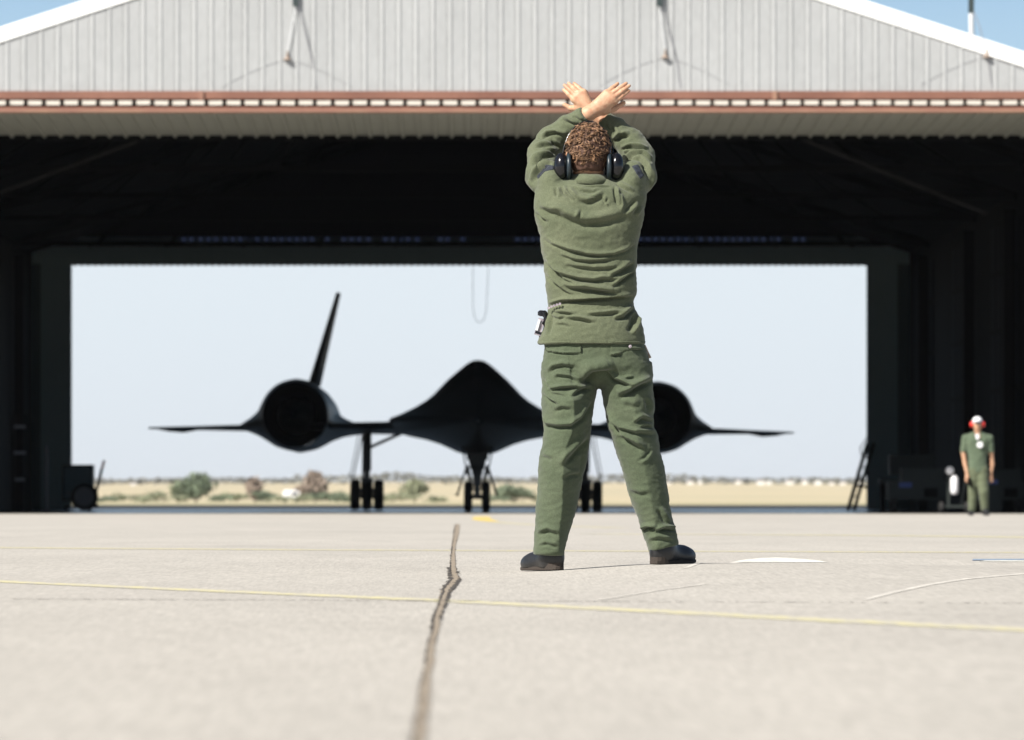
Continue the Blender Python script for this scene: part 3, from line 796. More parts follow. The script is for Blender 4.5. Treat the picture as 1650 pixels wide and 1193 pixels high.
cz0 = (690 - 671) / scp
RS = starpoly(silm, (0, cz0))
Zw = CZ + (CY - 690) / scp
def nacelle(s):
    n = len(RS)
    xc = (478 - 767) / scp                 # left nacelle centre; mirrored for the right
    rings = []
    for (y, rc, mixf, sx) in ((16.6, .81, 0, .14), (17.3, .85, .0, .13), (18.6, .90, .2, .09), (20.5, .93, .6, .04), (22.3, .97, .95, .01), (23.5, .97, 1, 0), (26, .97, 1, 0), (28.5, .9, .75, 0), (30.5, .78, .3, 0), (32.2, .62, 0, 0)):
        r = []
        for k in range(n):
            a = 2 * math.pi * k / n
            R = rc * (1 - mixf) + RS[k] * mixf
            r.append((-s * (xc + sx + R * math.cos(a)) if s > 0 else xc + sx + R * math.cos(a), y, Zw + cz0 - .09 * (1 - mixf) + R * math.sin(a)))
        rings.append(r if s < 0 else r[::-1])
    v, f = loft(rings, cap=False)
    o = mesh('engine_nacelle', v, f, M['black_ti'], jet, smooth=True, local=True)
    x0 = -s * (xc + .14) if s > 0 else xc + .14
    MB().lathe([(.81, 16.6), (.78, 16.62), (.75, 17.2), (.66, 19.5), (.02, 19.6)], (x0, 0, Zw + cz0 - .09), 'Y', 28, cap=False).build('inlet_duct', M['black_dull'], o, local=True, smooth=True)
    MB().lathe([(.01, 15.2), (.12, 15.6), (.36, 16.9), (.47, 17.8), (.40, 19.4)], (x0, 0, Zw + cz0 - .09), 'Y', 24).build('inlet_spike', M['black_ti'], o, local=True, smooth=True)
    MB().lathe([(.62, 32.2), (.58, 32.3), (.5, 31.6), (.05, 31.4)], (x0 - .14 * (-s if s > 0 else 1), 0, Zw + cz0), 'Y', 24, cap=False).build('exhaust_nozzle', M['black_dull'], o, local=True, smooth=True)
    # canted fin
    zb, zt_ = Zw + cz0 + .85, CZ + (CY - 475) / (F / 152)
    xb = (507 - 767) / (F / 152); xt = (543.5 - 767) / (F / 152)
    rings = []
    for t in np.linspace(0, 1, 6):
        x = xb + (xt - xb) * t; z = zb + (zt_ - zb) * t; c = 4.3 - 2.1 * t; y0 = 25.5 + 1.6 * t; th = .165 - .105 * t
        r = [(x + th * q, y0 + c * u, z) for u, q in ((0, 0), (.06, .5), (.3, 1), (.6, .9), (1, .03), (.6, -.9), (.3, -1), (.06, -.5))]
        if s > 0: r = [(-a, b, c_) for a, b, c_ in r][::-1]
        rings.append(r)
    v, f = loft(rings); mesh('tail_fin', v, f, M['fin'], jet, smooth=True, local=True)
for s in (-1, 1): nacelle(s)
def wheel(x, y, r, wd_, par):
    o = MB().lathe([(r * .55, -wd_ / 2), (r * .86, -wd_ / 2), (r * .98, -wd_ * .32), (r, 0), (r * .98, wd_ * .32), (r * .86, wd_ / 2), (r * .55, wd_ / 2)], (x, y, r), 'X', 24).build('wheel', M['tyre'], par, local=True, smooth=True)
    MB().lathe([(.05, -wd_ * .46), (r * .5, -wd_ * .51), (r * .53, wd_ * .51), (.05, wd_ * .46)], (x, y, r), 'X', 16).build('hub', M['hub'], o, local=True)
sg = F / 145
for s in (-1, 1):
    gx = s * 176 / sg; gy = 21.0
    g = MB().tube([(gx, gy, 2.05), (gx, gy, 1.0)], .105, 12).tube([(gx, gy, 1.05), (gx, gy, .38)], .07, 10).tube([(gx - .42, gy, .36), (gx + .42, gy, .36)], .07, 8)
    g.box((gx, gy - .1, .66), (.30, .2, .34)).box((gx, gy + .02, .5), (.62, .16, .14)).tube([(gx - .1, gy - .12, 1.9), (gx - .1, gy - .12, .8)], .03, 6).build('main_landing_gear', M['strut'], jet, local=True, smooth=False)
    for k in (-1, 0, 1): wheel(gx + k * .30, gy, .395, .25, jet)
    MB().tube([(s * 1.8, gy, 2.02), (gx - s * .05, gy, 1.6)], .045, 8).build('drag_brace', M['strut'], jet, local=True)
    MB().tube([(gx + s * .12, gy - .1, 1.95), (gx + s * .40, gy - .1, .62)], .018, 6).tube([(gx + s * .22, gy - .15, 1.95), (gx + s * .44, gy - .15, .8)], .012, 6).build('gear_door_rod', M['strut'], jet, local=True)
gy = 9.6; rr = .36
mb = MB().tube([(0, gy, 2.0), (0, gy, .9)], .13, 12).tube([(0, gy, .95), (0, gy, .3)], .075, 10).tube([(-.2, gy, rr), (.2, gy, rr)], .06, 8)
mb.box((0, gy - .05, 1.34), (.5, .4, .24)).box((0, gy - .05, 1.12), (.36, .3, .24)).tube([(-.24, gy - .1, 1.1), (-.1, gy - .1, .5)], .035, 6).tube([(.24, gy - .1, 1.1), (.1, gy - .1, .5)], .035, 6).box((0, gy - .05, .97), (.26, .3, .2)).box((0, gy - .05, .78), (.2, .2, .34)).box((-.15, gy - .12, 1.28), (.1, .1, .3)).box((.15, gy - .12, 1.28), (.1, .1, .3))
mb.tube([(0, gy + .1, .75), (0, gy + 1.3, 1.8)], .06, 8).box((0, gy - .12, .5), (.12, .08, .3)).build('nose_landing_gear', M['strut'], jet, local=True)
for s in (-1, 1):
    wheel(s * .21, gy, rr, .2, jet)
    MB().tube([(s * .27, gy - .05, 1.0), (s * .46, gy - .05, .42)], .028, 6).box((s * .47, gy - .05, .40), (.08, .05, .05)).build('gear_torque_rod', nodemat('oily_brown_steel', (.07, .06, .04), .5), jet, local=True)
    v = [(s * .36, 8.0, 1.6), (s * .39, 8.0, 1.6), (s * .39, 10.8, 1.6), (s * .36, 10.8, 1.6), (s * .22, 8.3, .86), (s * .25, 8.3, .86), (s * .25, 10.5, .86), (s * .22, 10.5, .86)]
    mesh('nose_gear_door', v, [(0, 1, 2, 3), (4, 7, 6, 5), (0, 4, 5, 1), (1, 5, 6, 2), (2, 6, 7, 3), (3, 7, 4, 0)], M['black_ti'], jet, local=True)
jet.rotation_euler = (0, math.radians(0.42), 0)
jet.location = (PX, PY, 0.004)

# ------------------------------------------------------------------ ground equipment in the hangar
r = root('maintenance_stand', P(1366, 823, 150), 'dark leaning ladder stand at the right edge of the rear opening', 'ladder')
ZL = 150
MB().tube([P(1366, 823, ZL), P(1398, 714, ZL)], .055, 8).build('rail', M['dark_cart'], r)
MB().tube([P(1376, 823, ZL + 1.0), P(1408, 714, ZL + 1.0)], .05, 8).build('rail', M['dark_cart'], r)
MB().tube([P(1379, 781, ZL + .2), P(1398, 786, ZL + .2)], .03, 6).tube([P(1378, 781, ZL + .2), P(1400, 762, ZL + .2)], .02, 6).build('brace', M['dark_cart'], r)
for k in range(7):
    t = (k + .5) / 7; MB().tube([P(1366 + 32 * t, 823 - 109 * t, ZL), P(1376 + 32 * t, 823 - 109 * t, ZL + 1)], .02, 6).build('rung', M['dark_cart'], r)
MB().tube([P(1390, 742, ZL + .3), P(1386, 722, ZL + .3), P(1397, 706, ZL + .3)], .018, 6).build('handrail', M['grey'], r)
# left: tall cabinet, tow bar, wheeled hose cart
ZC = 150
c = P(120, 822, ZC)
r = root('equipment_cabinet', (c.x, ZC, .004), 'dark green equipment cabinet left of the rear opening', 'cabinet')
a, b = P(100, 0, ZC).x, P(149, 0, ZC).x; zt1 = zpx(749, ZC)
MB().box(((a + b) / 2, ZC + .4, zt1 / 2 + .13), (b - a, .8, zt1 - .26)).build('body', M['dark_cart'], r)
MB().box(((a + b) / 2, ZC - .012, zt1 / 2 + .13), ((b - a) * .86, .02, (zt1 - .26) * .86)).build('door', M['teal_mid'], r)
for xx in (a + .1, b - .1):
    MB().box((xx, ZC + .4, .07), (.08, .6, .13)).build('leg', M['truss'], r)
r = root('hose_cart', (P(135, 0, 146).x, 146, .004), 'wheeled hose cart with pale rim beside the cabinet', 'cart')
cx_ = P(136, 0, 146).x
MB().lathe([(.15, -.08), (.33, -.1), (.36, 0), (.33, .1), (.15, .08)], (cx_, 146, .37), 'Y', 22).build('reel', M['tyre'], r, smooth=True)
MB().lathe([(.20, -.12), (.25, -.125), (.25, .125), (.2, .12)], (cx_, 146, .37), 'Y', 18).build('rim', M['grey'], r)
MB().bar((cx_ - .5, 146.2, .5), (cx_ + .3, 146.2, .2), .06).bar((cx_ - .28, 146.2, .03), (cx_ - .28, 146.2, .6), .05).build('frame', M['grey'], r)
r = root('tow_bar', (P(150, 0, 147).x, 147, .004), 'slanting tow bar with a red tip standing by the cabinet', 'tow bar')
MB().tube([P(149, 816, 147), P(164, 756, 147)], .04, 8).build('shaft', M['grey'], r)
MB().tube([P(164, 756, 147), P(168, 742, 147)], .035, 8).build('tip', M['red_tag'], r)
MB().box(P(149, 815, 147), (.3, .2, .1)).build('foot', M['truss'], r)
r = root('tool_rack', (P(32, 0, 132).x, 132, .004), 'tall dark rack with three pale trays at far left', 'rack')
xa = P(32, 0, 132).x
for s in (-1, 1): MB().box((xa + s * .16, 132.2, 1.15), (.05, .3, 2.3)).build('upright', M['truss'], r)
for (yy, ln) in ((688, 17), (730, 18), (773, 14)):
    MB().box(P(32, yy, 132), (ln / F * 132, .28, .07)).build('tray', M['grey'], r)
r = mesh('pipe_stand', MB().tube([P(75, 824, 135), P(75, 718, 135)], .035, 8).lathe([(.16, .004), (.16, .03), (.04, .05)], (P(75, 0, 135).x, 135, 0)).v, MB().tube([P(75, 824, 135), P(75, 718, 135)], .035, 8).lathe([(.16, .004), (.16, .03), (.04, .05)], (P(75, 0, 135).x, 135, 0)).f, M['grey'], label='pale upright pipe on a round foot at left', cat='stand')
# right: extinguisher cart and two low trolleys
XR = lambda px, Z: P(px, 0, Z).x
r = root('fire_extinguisher_cart', (XR(1537, 118), 118, .004), 'wheeled cart with white bottle and white reel beside the walking man', 'cart')
MB().lathe([(.03, -.20), (.07, -.18), (.085, -.11), (.085, .12), (.06, .18), (.02, .21)], P(1538, 782, 118), 'Z', 16).build('bottle', M['white'], r, smooth=True)
MB().lathe([(.03, -.05), (.08, -.045), (.085, 0), (.08, .045), (.03, .05)], P(1530.5, 758.5, 118), 'Y', 18).build('hose_reel', M['white'], r, smooth=True)
q = P(1537, 790, 118)
MB().bar((q.x - .1, 118.15, .1), (q.x - .1, 118.15, .85), .05).bar((q.x + .15, 118.15, .1), (q.x + .3, 118.15, .95), .05).bar((q.x - .3, 118.1, .15), (q.x + .3, 118.1, .15), .05).build('frame', M['dark_cart'], r)
for s in (-1, 1): MB().lathe([(.05, -.03), (.12, -.04), (.12, .04), (.05, .03)], (q.x + s * .26, 118.1, .125), 'X', 14).build('wheel', M['tyre'], r)
for (px, Z, lab, wd_) in ((1478, 128, 'low dark ground power cart with blue control box', 1.35), (1612, 130, 'low dark trolley with blue tray behind the walking man', 1.0)):
    x0 = XR(px, Z); r = root('equipment_cart', (x0, Z, .004), lab, 'cart', 'dark service carts inside the hangar right side')
    MB().box((x0, Z, .50), (wd_, .8, .42)).box((x0 + .1, Z, .85), (wd_ * .7, .6, .28)).build('body', M['dark_cart'], r)
    MB().box((x0 - wd_ * .22, Z - .42, .62), (.28, .03, .11)).build('control_box', M['blue'], r)
    MB().box((x0 + wd_ * .2, Z - .42, .45), (.3, .03, .2)).build('access_panel', M['truss'], r)
    for s in (-1, 1):
        for t in (-1, 1): MB().lathe([(.05, -.05), (.17, -.06), (.17, .06), (.05, .05)], (x0 + s * wd_ * .4, Z + t * .3, .175), 'X', 14).build('wheel', M['tyre'], r)
r = root('tool_chest', (XR(1600, 125), 125, .004), 'small blue tool chest on the floor right of the walking man', 'tool chest')
MB().box((XR(1600, 125), 125.2, .42), (.34, .4, .8)).build('body', M['dark_cart'], r)
MB().box(P(1599, 777, 124.98), (.24, .03, .09)).build('drawer', M['blue'], r)
r = root('equipment_cart', (XR(1462, 140), 140, .004), 'tall dark workbench with blue vice at the right rear door', 'workbench')
MB().box((XR(1470, 140), 140.3, .75), (1.6, .7, .12)).box((XR(1470, 140), 140.3, 1.15), (1.1, .5, .5)).build('bench_top', M['dark_cart'], r)
r.name = 'workbench'
for s in (-1, 1): MB().box((XR(1470, 140) + s * .7, 140.3, .35), (.1, .6, .69)).build('leg', M['truss'], r)
MB().box(P(1463, 775, 139.9), (.3, .05, .08)).build('vice', M['blue'], r)

# ------------------------------------------------------------------ distant trees, houses, vehicle
def leaf_cloud(c, rad, n, size, clumps):
    """small leaf faces scattered through uneven clumps"""
    cs = []
    for _ in range(clumps):
        a = RNG.normal(size=3); a /= np.linalg.norm(a); q = RNG.uniform(0.1, 0.72)
        cs.append((np.array(c) + a * np.array(rad) * q, np.array(rad) * RNG.uniform(0.32, 0.55)))
    V = np.empty((n, 3, 3))
    for i in range(n):
        cc, cr = cs[i % clumps]; a = RNG.normal(size=3); a /= np.linalg.norm(a)
        p = cc + a * cr * RNG.uniform(0.3, 1) ** .5
        V[i] = p + RNG.normal(size=(3, 3)) * size
    return V.reshape(-1, 3), np.arange(3 * n).reshape(-1, 3)
def tree(px, top, base, wpx, Z, mt, lab, name='bush', n=900, trunk=True, cat='bush'):
    c = P(px, base, Z); h = (base - top) / F * Z; wd_ = wpx / F * Z / 2
    c.z = float(terrain(np.array(c.x), np.array(float(Z))))
    r = root(name, c, lab, cat, 'bushes and small trees beyond the taxiway')
    V, T = leaf_cloud((c.x, c.y, c.z + h * .54), (wd_ * 1.05, wd_, h * .48), int(n * 1.7), 0.11 * max(h, 1.5) / 3 + .07, max(7, int(n / 70)))
    V[:, 2] = np.maximum(V[:, 2], c.z + .05)
    mesh('crown', V, T, M[mt], r)
    if trunk:
        mb = MB().tube([c, c + Vector((0.05, 0, h * .35)), c + Vector((0, 0, h * .6))], [.13, .10, .05], 7)
        for k in range(4):
            a = k * 1.6; mb.tube([c + Vector((0, 0, h * .3)), c + Vector((math.cos(a) * wd_ * .6, math.sin(a) * wd_ * .6, h * .65))], [.06, .02], 5)
        mb.build('trunk', M['bark'], r)
for a in ((316, 763, 810, 66, 760, 'leaf_a', 'dark green rounded tree seen under the left wing', 'tree', 1500, True, 'tree'),
          (288, 771, 808, 34, 770, 'leaf_b', 'pale olive tree beside the dark green one', 'tree', 700, True, 'tree'),
          (411, 765, 808, 42, 780, 'leaf_c', 'brown bare looking tree below the left engine', 'tree', 800, True, 'tree'),
          (507, 755, 806, 52, 790, 'leaf_c', 'tallest reddish brown tree left of the main gear', 'tree', 1200, True, 'tree'),
          (668, 766, 806, 56, 800, 'leaf_b', 'pale green airy tree left of the nose wheel', 'tree', 1000, True, 'tree'),
          (480, 774, 806, 30, 800, 'leaf_c', 'low brown tree beside the white vehicle', 'tree', 400, True, 'tree'),
          (255, 793, 812, 62, 740, 'leaf_b', 'low olive bush at the left of the field', 'bush', 400, False, 'bush'),
          (195, 797, 812, 46, 740, 'leaf_b', 'small olive bush nearest the tow bar', 'bush', 250, False, 'bush'),
          (378, 794, 812, 62, 730, 'leaf_b', 'low green bush under the brown tree', 'bush', 400, False, 'bush'),
          (424, 790, 812, 56, 735, 'leaf_a', 'dark low bush below the left engine', 'bush', 400, False, 'bush'),
          (520, 790, 812, 84, 735, 'leaf_a', 'wide dark bush under the tallest tree', 'bush', 600, False, 'bush'),
          (645, 794, 813, 84, 740, 'leaf_b', 'low bush between main and nose wheels', 'bush', 400, False, 'bush'),
          (829, 784, 814, 84, 720, 'leaf_a', 'wide green mound of bush right of the nose wheel', 'bush', 1100, False, 'bush'),
          (566, 796, 813, 60, 730, 'leaf_b', 'low scrub bush behind the left main wheels', 'bush', 300, False, 'bush')):
    tree(*a)
LB = ['narrow pale scrub clump at the left end of the field', 'low pale scrub between the two small left bushes', 'low scrub in front of the pale olive tree', 'dull green scrub just right of the dark green tree', 'low scrub left of the white van',
      'low scrub right of the white van', 'pale scrub just left of the left main wheels', 'pale scrub just right of the left main wheels', 'low scrub left of the nose wheel', 'low scrub just right of the nose wheel', 'pale scrub beside the marshaller left leg']
for i, px in enumerate((168, 226, 290, 350, 450, 492, 548, 618, 705, 795, 862)):
    tree(px, 801 - (i * 5) % 4, 813, 44 + (i * 13) % 24, 700 + (i * 17) % 50, 'leaf_b' if i % 3 else 'leaf_a', LB[i], 'bush', 260, False, 'bush')
r = root('white_van', (P(468, 0, 770).x, 770, 0), 'small white van parked among the distant trees', 'van')
c = P(469, 797, 770); c.z = 0
MB().box((c.x, 770, .95), (2.3, 1.6, 1.1)).box((c.x - .1, 770, 1.55), (1.7, 1.4, .3)).build('body', M['white'], r)
MB().box((c.x + .5, 769.19, 1.2), (.8, .02, .4)).build('window', M['glassdark'], r)
for s in (-1, 1): MB().lathe([(.1, -.1), (.33, -.1), (.33, .1), (.1, .1)], (c.x + s * .75, 769.25, .34), 'Y', 12).build('wheel', M['tyre'], r)
HL = ['small white farm building nearest the right wing root on the horizon', 'little white shed touching the farm building nearest the wing root', 'wide white farm building below the right wing of the aircraft', 'small white shed beside the wide farm building under the right wing',
      'white barn below the right wing tip region', 'widest white barn on the horizon under the right wing tip', 'small white shed beside the widest barn', 'wide white barn just right of the wing tip',
      'tall narrow white building between two barns right of the wing tip', 'white barn second in from the ladder stand', 'small white shed third from the ladder stand', 'white building nearest the left side of the ladder stand',
      'white building seen behind the ladder stand', 'lone white building on the horizon left of the aircraft', 'lone white shed between the marshaller legs and the right wing']
hs = [(1066, 8, 6), (1078, 6, 5), (1112, 10, 7), (1128, 6, 6), (1190, 9, 8), (1226, 12, 9), (1239, 8, 6), (1272, 11, 8), (1296, 8, 9), (1318, 10, 7), (1340, 7, 6), (1358, 9, 6), (1385, 10, 7), (215, 9, 5), (1026, 7, 5)]
for i, (px, wp, hp) in enumerate(hs):
    Z = 2550 + (i * 37) % 160; c = P(px, 0, Z); z = float(terrain(np.array(c.x), np.array(float(Z)))); wd_ = wp / F * Z; h = hp / F * Z
    r = root('farm_building', (c.x, Z, z), 'tiny white farm building on the hazy right horizon', 'building', 'white farm buildings on the horizon')
    r['label'] = HL[i]; del r['group']
    if px < 0: r['label'] = 'tiny white farm building on the left horizon'; del r['group']
    MB().box((c.x, Z, z + h * .35), (wd_, 4, h * .7)).build('wall', M['house_w'], r)
    v = [(c.x - wd_ * .55, Z - 2.2, z + h * .702), (c.x + wd_ * .55, Z - 2.2, z + h * .702), (c.x + wd_ * .55, Z + 2.2, z + h * .702), (c.x - wd_ * .55, Z + 2.2, z + h * .702), (c.x - wd_ * .5, Z, z + h), (c.x + wd_ * .5, Z, z + h)]
    mesh('roof', v, [(0, 1, 5, 4), (2, 3, 4, 5), (0, 4, 3), (1, 2, 5), (0, 3, 2, 1)], M['house_r'] if i % 3 else M['house_w'], r)
# far tree line as one mass
V = []
for i in range(26000):
    x = RNG.uniform(-1300, 1300); Z = RNG.uniform(2640, 3100)
    hh = 2.2 + 2.6 * max(0, mnoise.noise(Vector((x / 22, 3.1, 0)))) + 3.2 * max(0, mnoise.noise(Vector((x / 90, 7.7, 0))))
    z = float(terrain(np.array(x), np.array(Z))) + RNG.uniform(0, 1) ** 0.7 * hh
    V.append(np.array((x, Z, z)) + RNG.normal(size=(3, 3)) * (1.3, 1.0, .55))
V = np.array(V).reshape(-1, 3)
mesh('distant_woods', V, np.arange(len(V)).reshape(-1, 3), M['leaf_far'], kind='stuff', label='hazy grey tree line along the horizon')

# ------------------------------------------------------------------ dusty air over the plain
hz = bpy.data.materials.new('dusty_air'); hz.use_nodes = True; n_ = hz.node_tree; n_.nodes.clear()
o_ = n_.nodes.new('ShaderNodeOutputMaterial'); pv = n_.nodes.new('ShaderNodeVolumePrincipled')
pv.inputs['Color'].default_value = (0.86, 0.90, 0.97, 1); pv.inputs['Density'].default_value = 0.000038; pv.inputs['Anisotropy'].default_value = 0.0
n_.links.new(pv.outputs[0], o_.inputs['Volume'])
MB().box((0, 5500, 24), (13000, 15000, 52)).build('haze', hz, kind='stuff', label='pale dusty air over the plain')

# ------------------------------------------------------------------ the marshaller
ZM = 22.7
def Q_(px, py, dy=0.0):
    p = P(px, py, ZM + dy); return (p.x, p.y, p.z)
S = ZM / F                                     # metres per photo pixel at the man
def rowtab(rows, dzc=None):
    """rows: (py, left px, right px, half depth m, centre dy m) -> arrays over z"""
    rows = sorted(rows, key=lambda r: -r[0])
    z = np.array([CZ + (CY - r[0]) * S for r in rows]); cx = np.array([((r[1] + r[2]) / 2 - CX) * S for r in rows])
    a = np.array([(r[2] - r[1]) / 2 * S for r in rows]); b = np.array([r[3] for r in rows]); c = np.array([ZM + r[4] for r in rows])
    return z, cx, a, b, c
def profile(X, Y, Z, rows, p=2.3, capr=0.0):
    z, cx, a, b, c = rowtab(rows)
    zz = Z[0, 0, :]
    CXi, A, B, C = (np.interp(zz, z, t).astype(np.float32)[None, None, :] for t in (cx, a, b, c))
    q = (np.abs((X - CXi) / A) ** p + np.abs((Y - C) / B) ** p) ** (1 / p)
    d = (q - 1) * np.minimum(A, B)
    return np.maximum(d, np.maximum(z[0] - Z, Z - z[-1]))
def smooth_rows(rows, n=60):
    rows = sorted(rows); ys = np.linspace(rows[0][0], rows[-1][0], n); R = np.array(rows, float)
    cols = [np.interp(ys, R[:, 0], R[:, k]) for k in range(1, 5)]
    for _ in range(2):
        cols = [np.concatenate([[c[0]], (c[:-2] + 2 * c[1:-1] + c[2:]) / 4, [c[-1]]]) for c in cols]
    return [(ys[i], *[c[i] for c in cols]) for i in range(n)]
def rc(X, Y, Z, pts, sy=1.0, k=0.02):
    d = None
    for i in range(len(pts) - 1):
        a, b = pts[i], pts[i + 1]
        e_ = rcone(X, Y, Z, Q_(*a[:3]), Q_(*b[:3]), a[3], b[3], sy)
        d = e_ if d is None else smin(d, e_, k)
    return d

LEFT_ARM = [(893, 303, .00, .072), (873, 283, .07, .062), (875, 250, .16, .060), (889, 226, .19, .056), (915, 207, .16, .049), (944, 185, .11, .036)]
RIGHT_ARM = [(1012, 303, .00, .072), (1031, 285, .07, .062), (1029, 252, .16, .060), (1015, 230, .19, .056), (993, 212, .20, .049), (972, 193, .20, .036)]
torso_rows = smooth_rows([(286, 918, 984, .07, .015), (294, 893, 1006, .095, .01), (303, 872, 1029, .118, .005), (320, 861, 1041, .135, 0), (345, 861, 1038, .143, 0), (377, 869.5, 1030.5, .142, 0), (399, 872, 1027, .136, 0),
                          (418, 875, 1026, .132, 0), (443, 878, 1024.5, .127, 0), (463, 880, 1027, .127, 0), (474, 881, 1026.5, .124, 0), (484, 883.5, 1021, .112, 0), (492, 884, 1020, .112, 0),
                          (510, 881, 1029, .124, 0), (530, 875, 1037, .136, 0), (545, 868, 1040, .142, 0), (561, 866, 1040, .144, 0)], 90)
def shirt_sdf(X, Y, Z):
    d = profile(X, Y, Z, torso_rows, 2.35)
    for arm in (LEFT_ARM, RIGHT_ARM):
        d = smin(d, rc(X, Y, Z, arm), 0.009)
    sx = 1
    # shoulder caps
    for px in (889, 1016):
        cap = smin(ellip(X, Y, Z, Q_(px, 297, .005), (.060, .088, .070)), rcone(X, Y, Z, Q_(px, 300, .0), Q_(px + (6 if px < 950 else -2) - 10 * (px < 950) + 8 * (px > 950), 277, .02), .055, .045), .02)
        core = profile(X, Y, Z, torso_rows, 2.35); d = np.minimum(d, smin(core, cap, .03))
    # cut: hem, cuffs, neck hole
    hem = CZ + (CY - 555) * S
    d = np.maximum(d, hem - Z)
    for arm, e in ((LEFT_ARM, (958, 175)), (RIGHT_ARM, (955, 178))):
        a, b = np.array(Q_(*arm[-2][:3])), np.array(Q_(*arm[-1][:3])); n = (b - a) / np.linalg.norm(b - a)
        pl = (X - b[0]) * n[0] + (Y - b[1]) * n[1] + (Z - b[2]) * n[2]
        near = np.sqrt((X - b[0]) ** 2 + (Y - b[1]) ** 2 + (Z - b[2]) ** 2) - .075
        d = np.maximum(d, -np.maximum(near, -pl))
    return d
SHIRT_FOLDS = [
    ([(868, 337), (896, 344), (924, 356), (945, 361), (972, 358), (993, 352), (1014, 344)], 8, 13, 'v'),
    ([(866, 332), (884, 341), (905, 342)], 4, 5, 'v'),
    ([(991, 300), (992, 314), (996, 331)], 3, 9, 'v'), ([(1001, 312), (1003, 330), (1000, 340)], 3, 6, 'r'),
    ([(905, 300), (909, 310), (924, 324)], 3, 8, 'v'), ([(914, 305), (921, 313), (930, 322)], 3, 7, 'v'),
    ([(929, 322), (946, 327), (963, 320), (975, 312)], 5, 9, 'v'), ([(924, 302), (940, 309), (956, 311), (970, 305)], 3, 5, 'v'),
    ([(930, 354), (934, 347), (936, 338)], 3, 6, 'v'), ([(896, 302), (898, 318)], 3, 7, 'v'),
    ([(970, 316), (975, 326), (980, 318)], 3, 4, 'v'),
    ([(876, 384), (889, 394), (917, 404), (945, 411), (965, 413), (990, 411), (1010, 404), (1025, 392)], 3.2, 10, 'v'),
    ([(993, 296), (1006, 302), (1020, 311)], 3, 7, 'v'), ([(1026, 324), (1014, 336), (1004, 344)], 4, 8, 'v'),
    ([(1032, 330), (1022, 346)], 3, 6, 'v'), ([(864, 342), (872, 352), (882, 358)], 3, 6, 'v'),
    ([(900, 411), (928, 420), (950, 422), (975, 420), (1000, 414)], 3, 8, 'v'),
    ([(910, 428), (930, 431), (957, 434), (985, 433), (1003, 428)], 3.5, 7, 'v'),
    ([(876, 415), (882, 427), (893, 437), (914, 446), (935, 451), (957, 453), (971, 450), (992, 451), (1004, 448)], 3.5, 12, 'v'),
    ([(890, 434), (907, 450), (930, 460)], 3, 8, 'v'),
    ([(905, 461), (920, 465), (945, 466), (971, 470), (998, 474)], 4.5, 15, 'v'),
    ([(878, 440), (893, 457), (907, 468), (922, 477)], 3, 8, 'v'),
    ([(982, 447), (1000, 437), (1020, 424)], 4, 11, 'v'), ([(986, 464), (1001, 453), (1018, 441), (1026, 430)], 3.2, 11, 'v'),
    ([(882, 493), (907, 485.5), (935, 483.5), (964, 481.5), (992, 480), (1024, 478)], 3.4, 15, 'v'),
    ([(893, 504), (910, 505), (928, 508)], 2.6, 8, 'v'), ([(886, 509), (900, 514), (912, 511)], 2.4, 6, 'v'),
    ([(910, 513), (935, 515), (960, 521)], 3, 9, 'v'), ([(895, 523), (908, 523), (920, 527)], 2.6, 5, 'v'),
    ([(945, 508), (971, 507), (992, 505), (1008, 506)], 3, 9, 'v'), ([(990, 515), (1007, 510), (1022, 496)], 4, 13, 'v'),
    ([(1018, 538), (1026, 522), (1027, 505)], 4.5, -13, 'v'), ([(884, 540), (886, 521), (889, 505)], 3, 8, 'v'),
    ([(905, 192), (918, 197), (931, 202)], 3, 9, 'v'), ([(873, 224), (884, 216), (897, 214), (913, 219)], 3, 11, 'v'),
    ([(862, 237), (876, 234), (890, 236)], 3, 8, 'v'), ([(889, 227), (903, 238)], 3, 8, 'v'), ([(878, 241), (895, 246)], 3, 7, 'v'),
    ([(855, 267), (866, 257), (878, 252), (892, 251)], 4, 13, 'v'), ([(860, 292), (866, 278), (878, 266), (888, 262)], 4, 14, 'v'),
    ([(852, 288), (858, 300), (862, 318)], 3, 7, 'r'),
    ([(988, 227), (1000, 220), (1015, 219)], 4, 11, 'v'), ([(1001, 241), (1018, 237), (1044, 242)], 3, 12, 'v'),
    ([(1007, 259), (1020, 250), (1034, 249), (1050, 262)], 3.4, 12, 'v'), ([(1006, 249), (1018, 243)], 3, 7, 'v'),
    ([(1012, 256), (1030, 256), (1040, 268), (1046, 290)], 3.4, 12, 'v'), ([(985, 203), (992, 213), (988, 222)], 3, 6, 'v'),
    ([(1048, 268), (1052, 285), (1048, 305)], 3, 6, 'r'), ([(862, 215), (866, 225)], 2, 4, 'v'),
    ([(925, 187), (938, 196)], 3, 5, 'v'), ([(976, 199), (984, 210)], 2.5, 5, 'v'),
    ([(940, 301.5), (955, 301.8), (985, 301)], 1.5, 4, 'v')]
AMP = 1.8
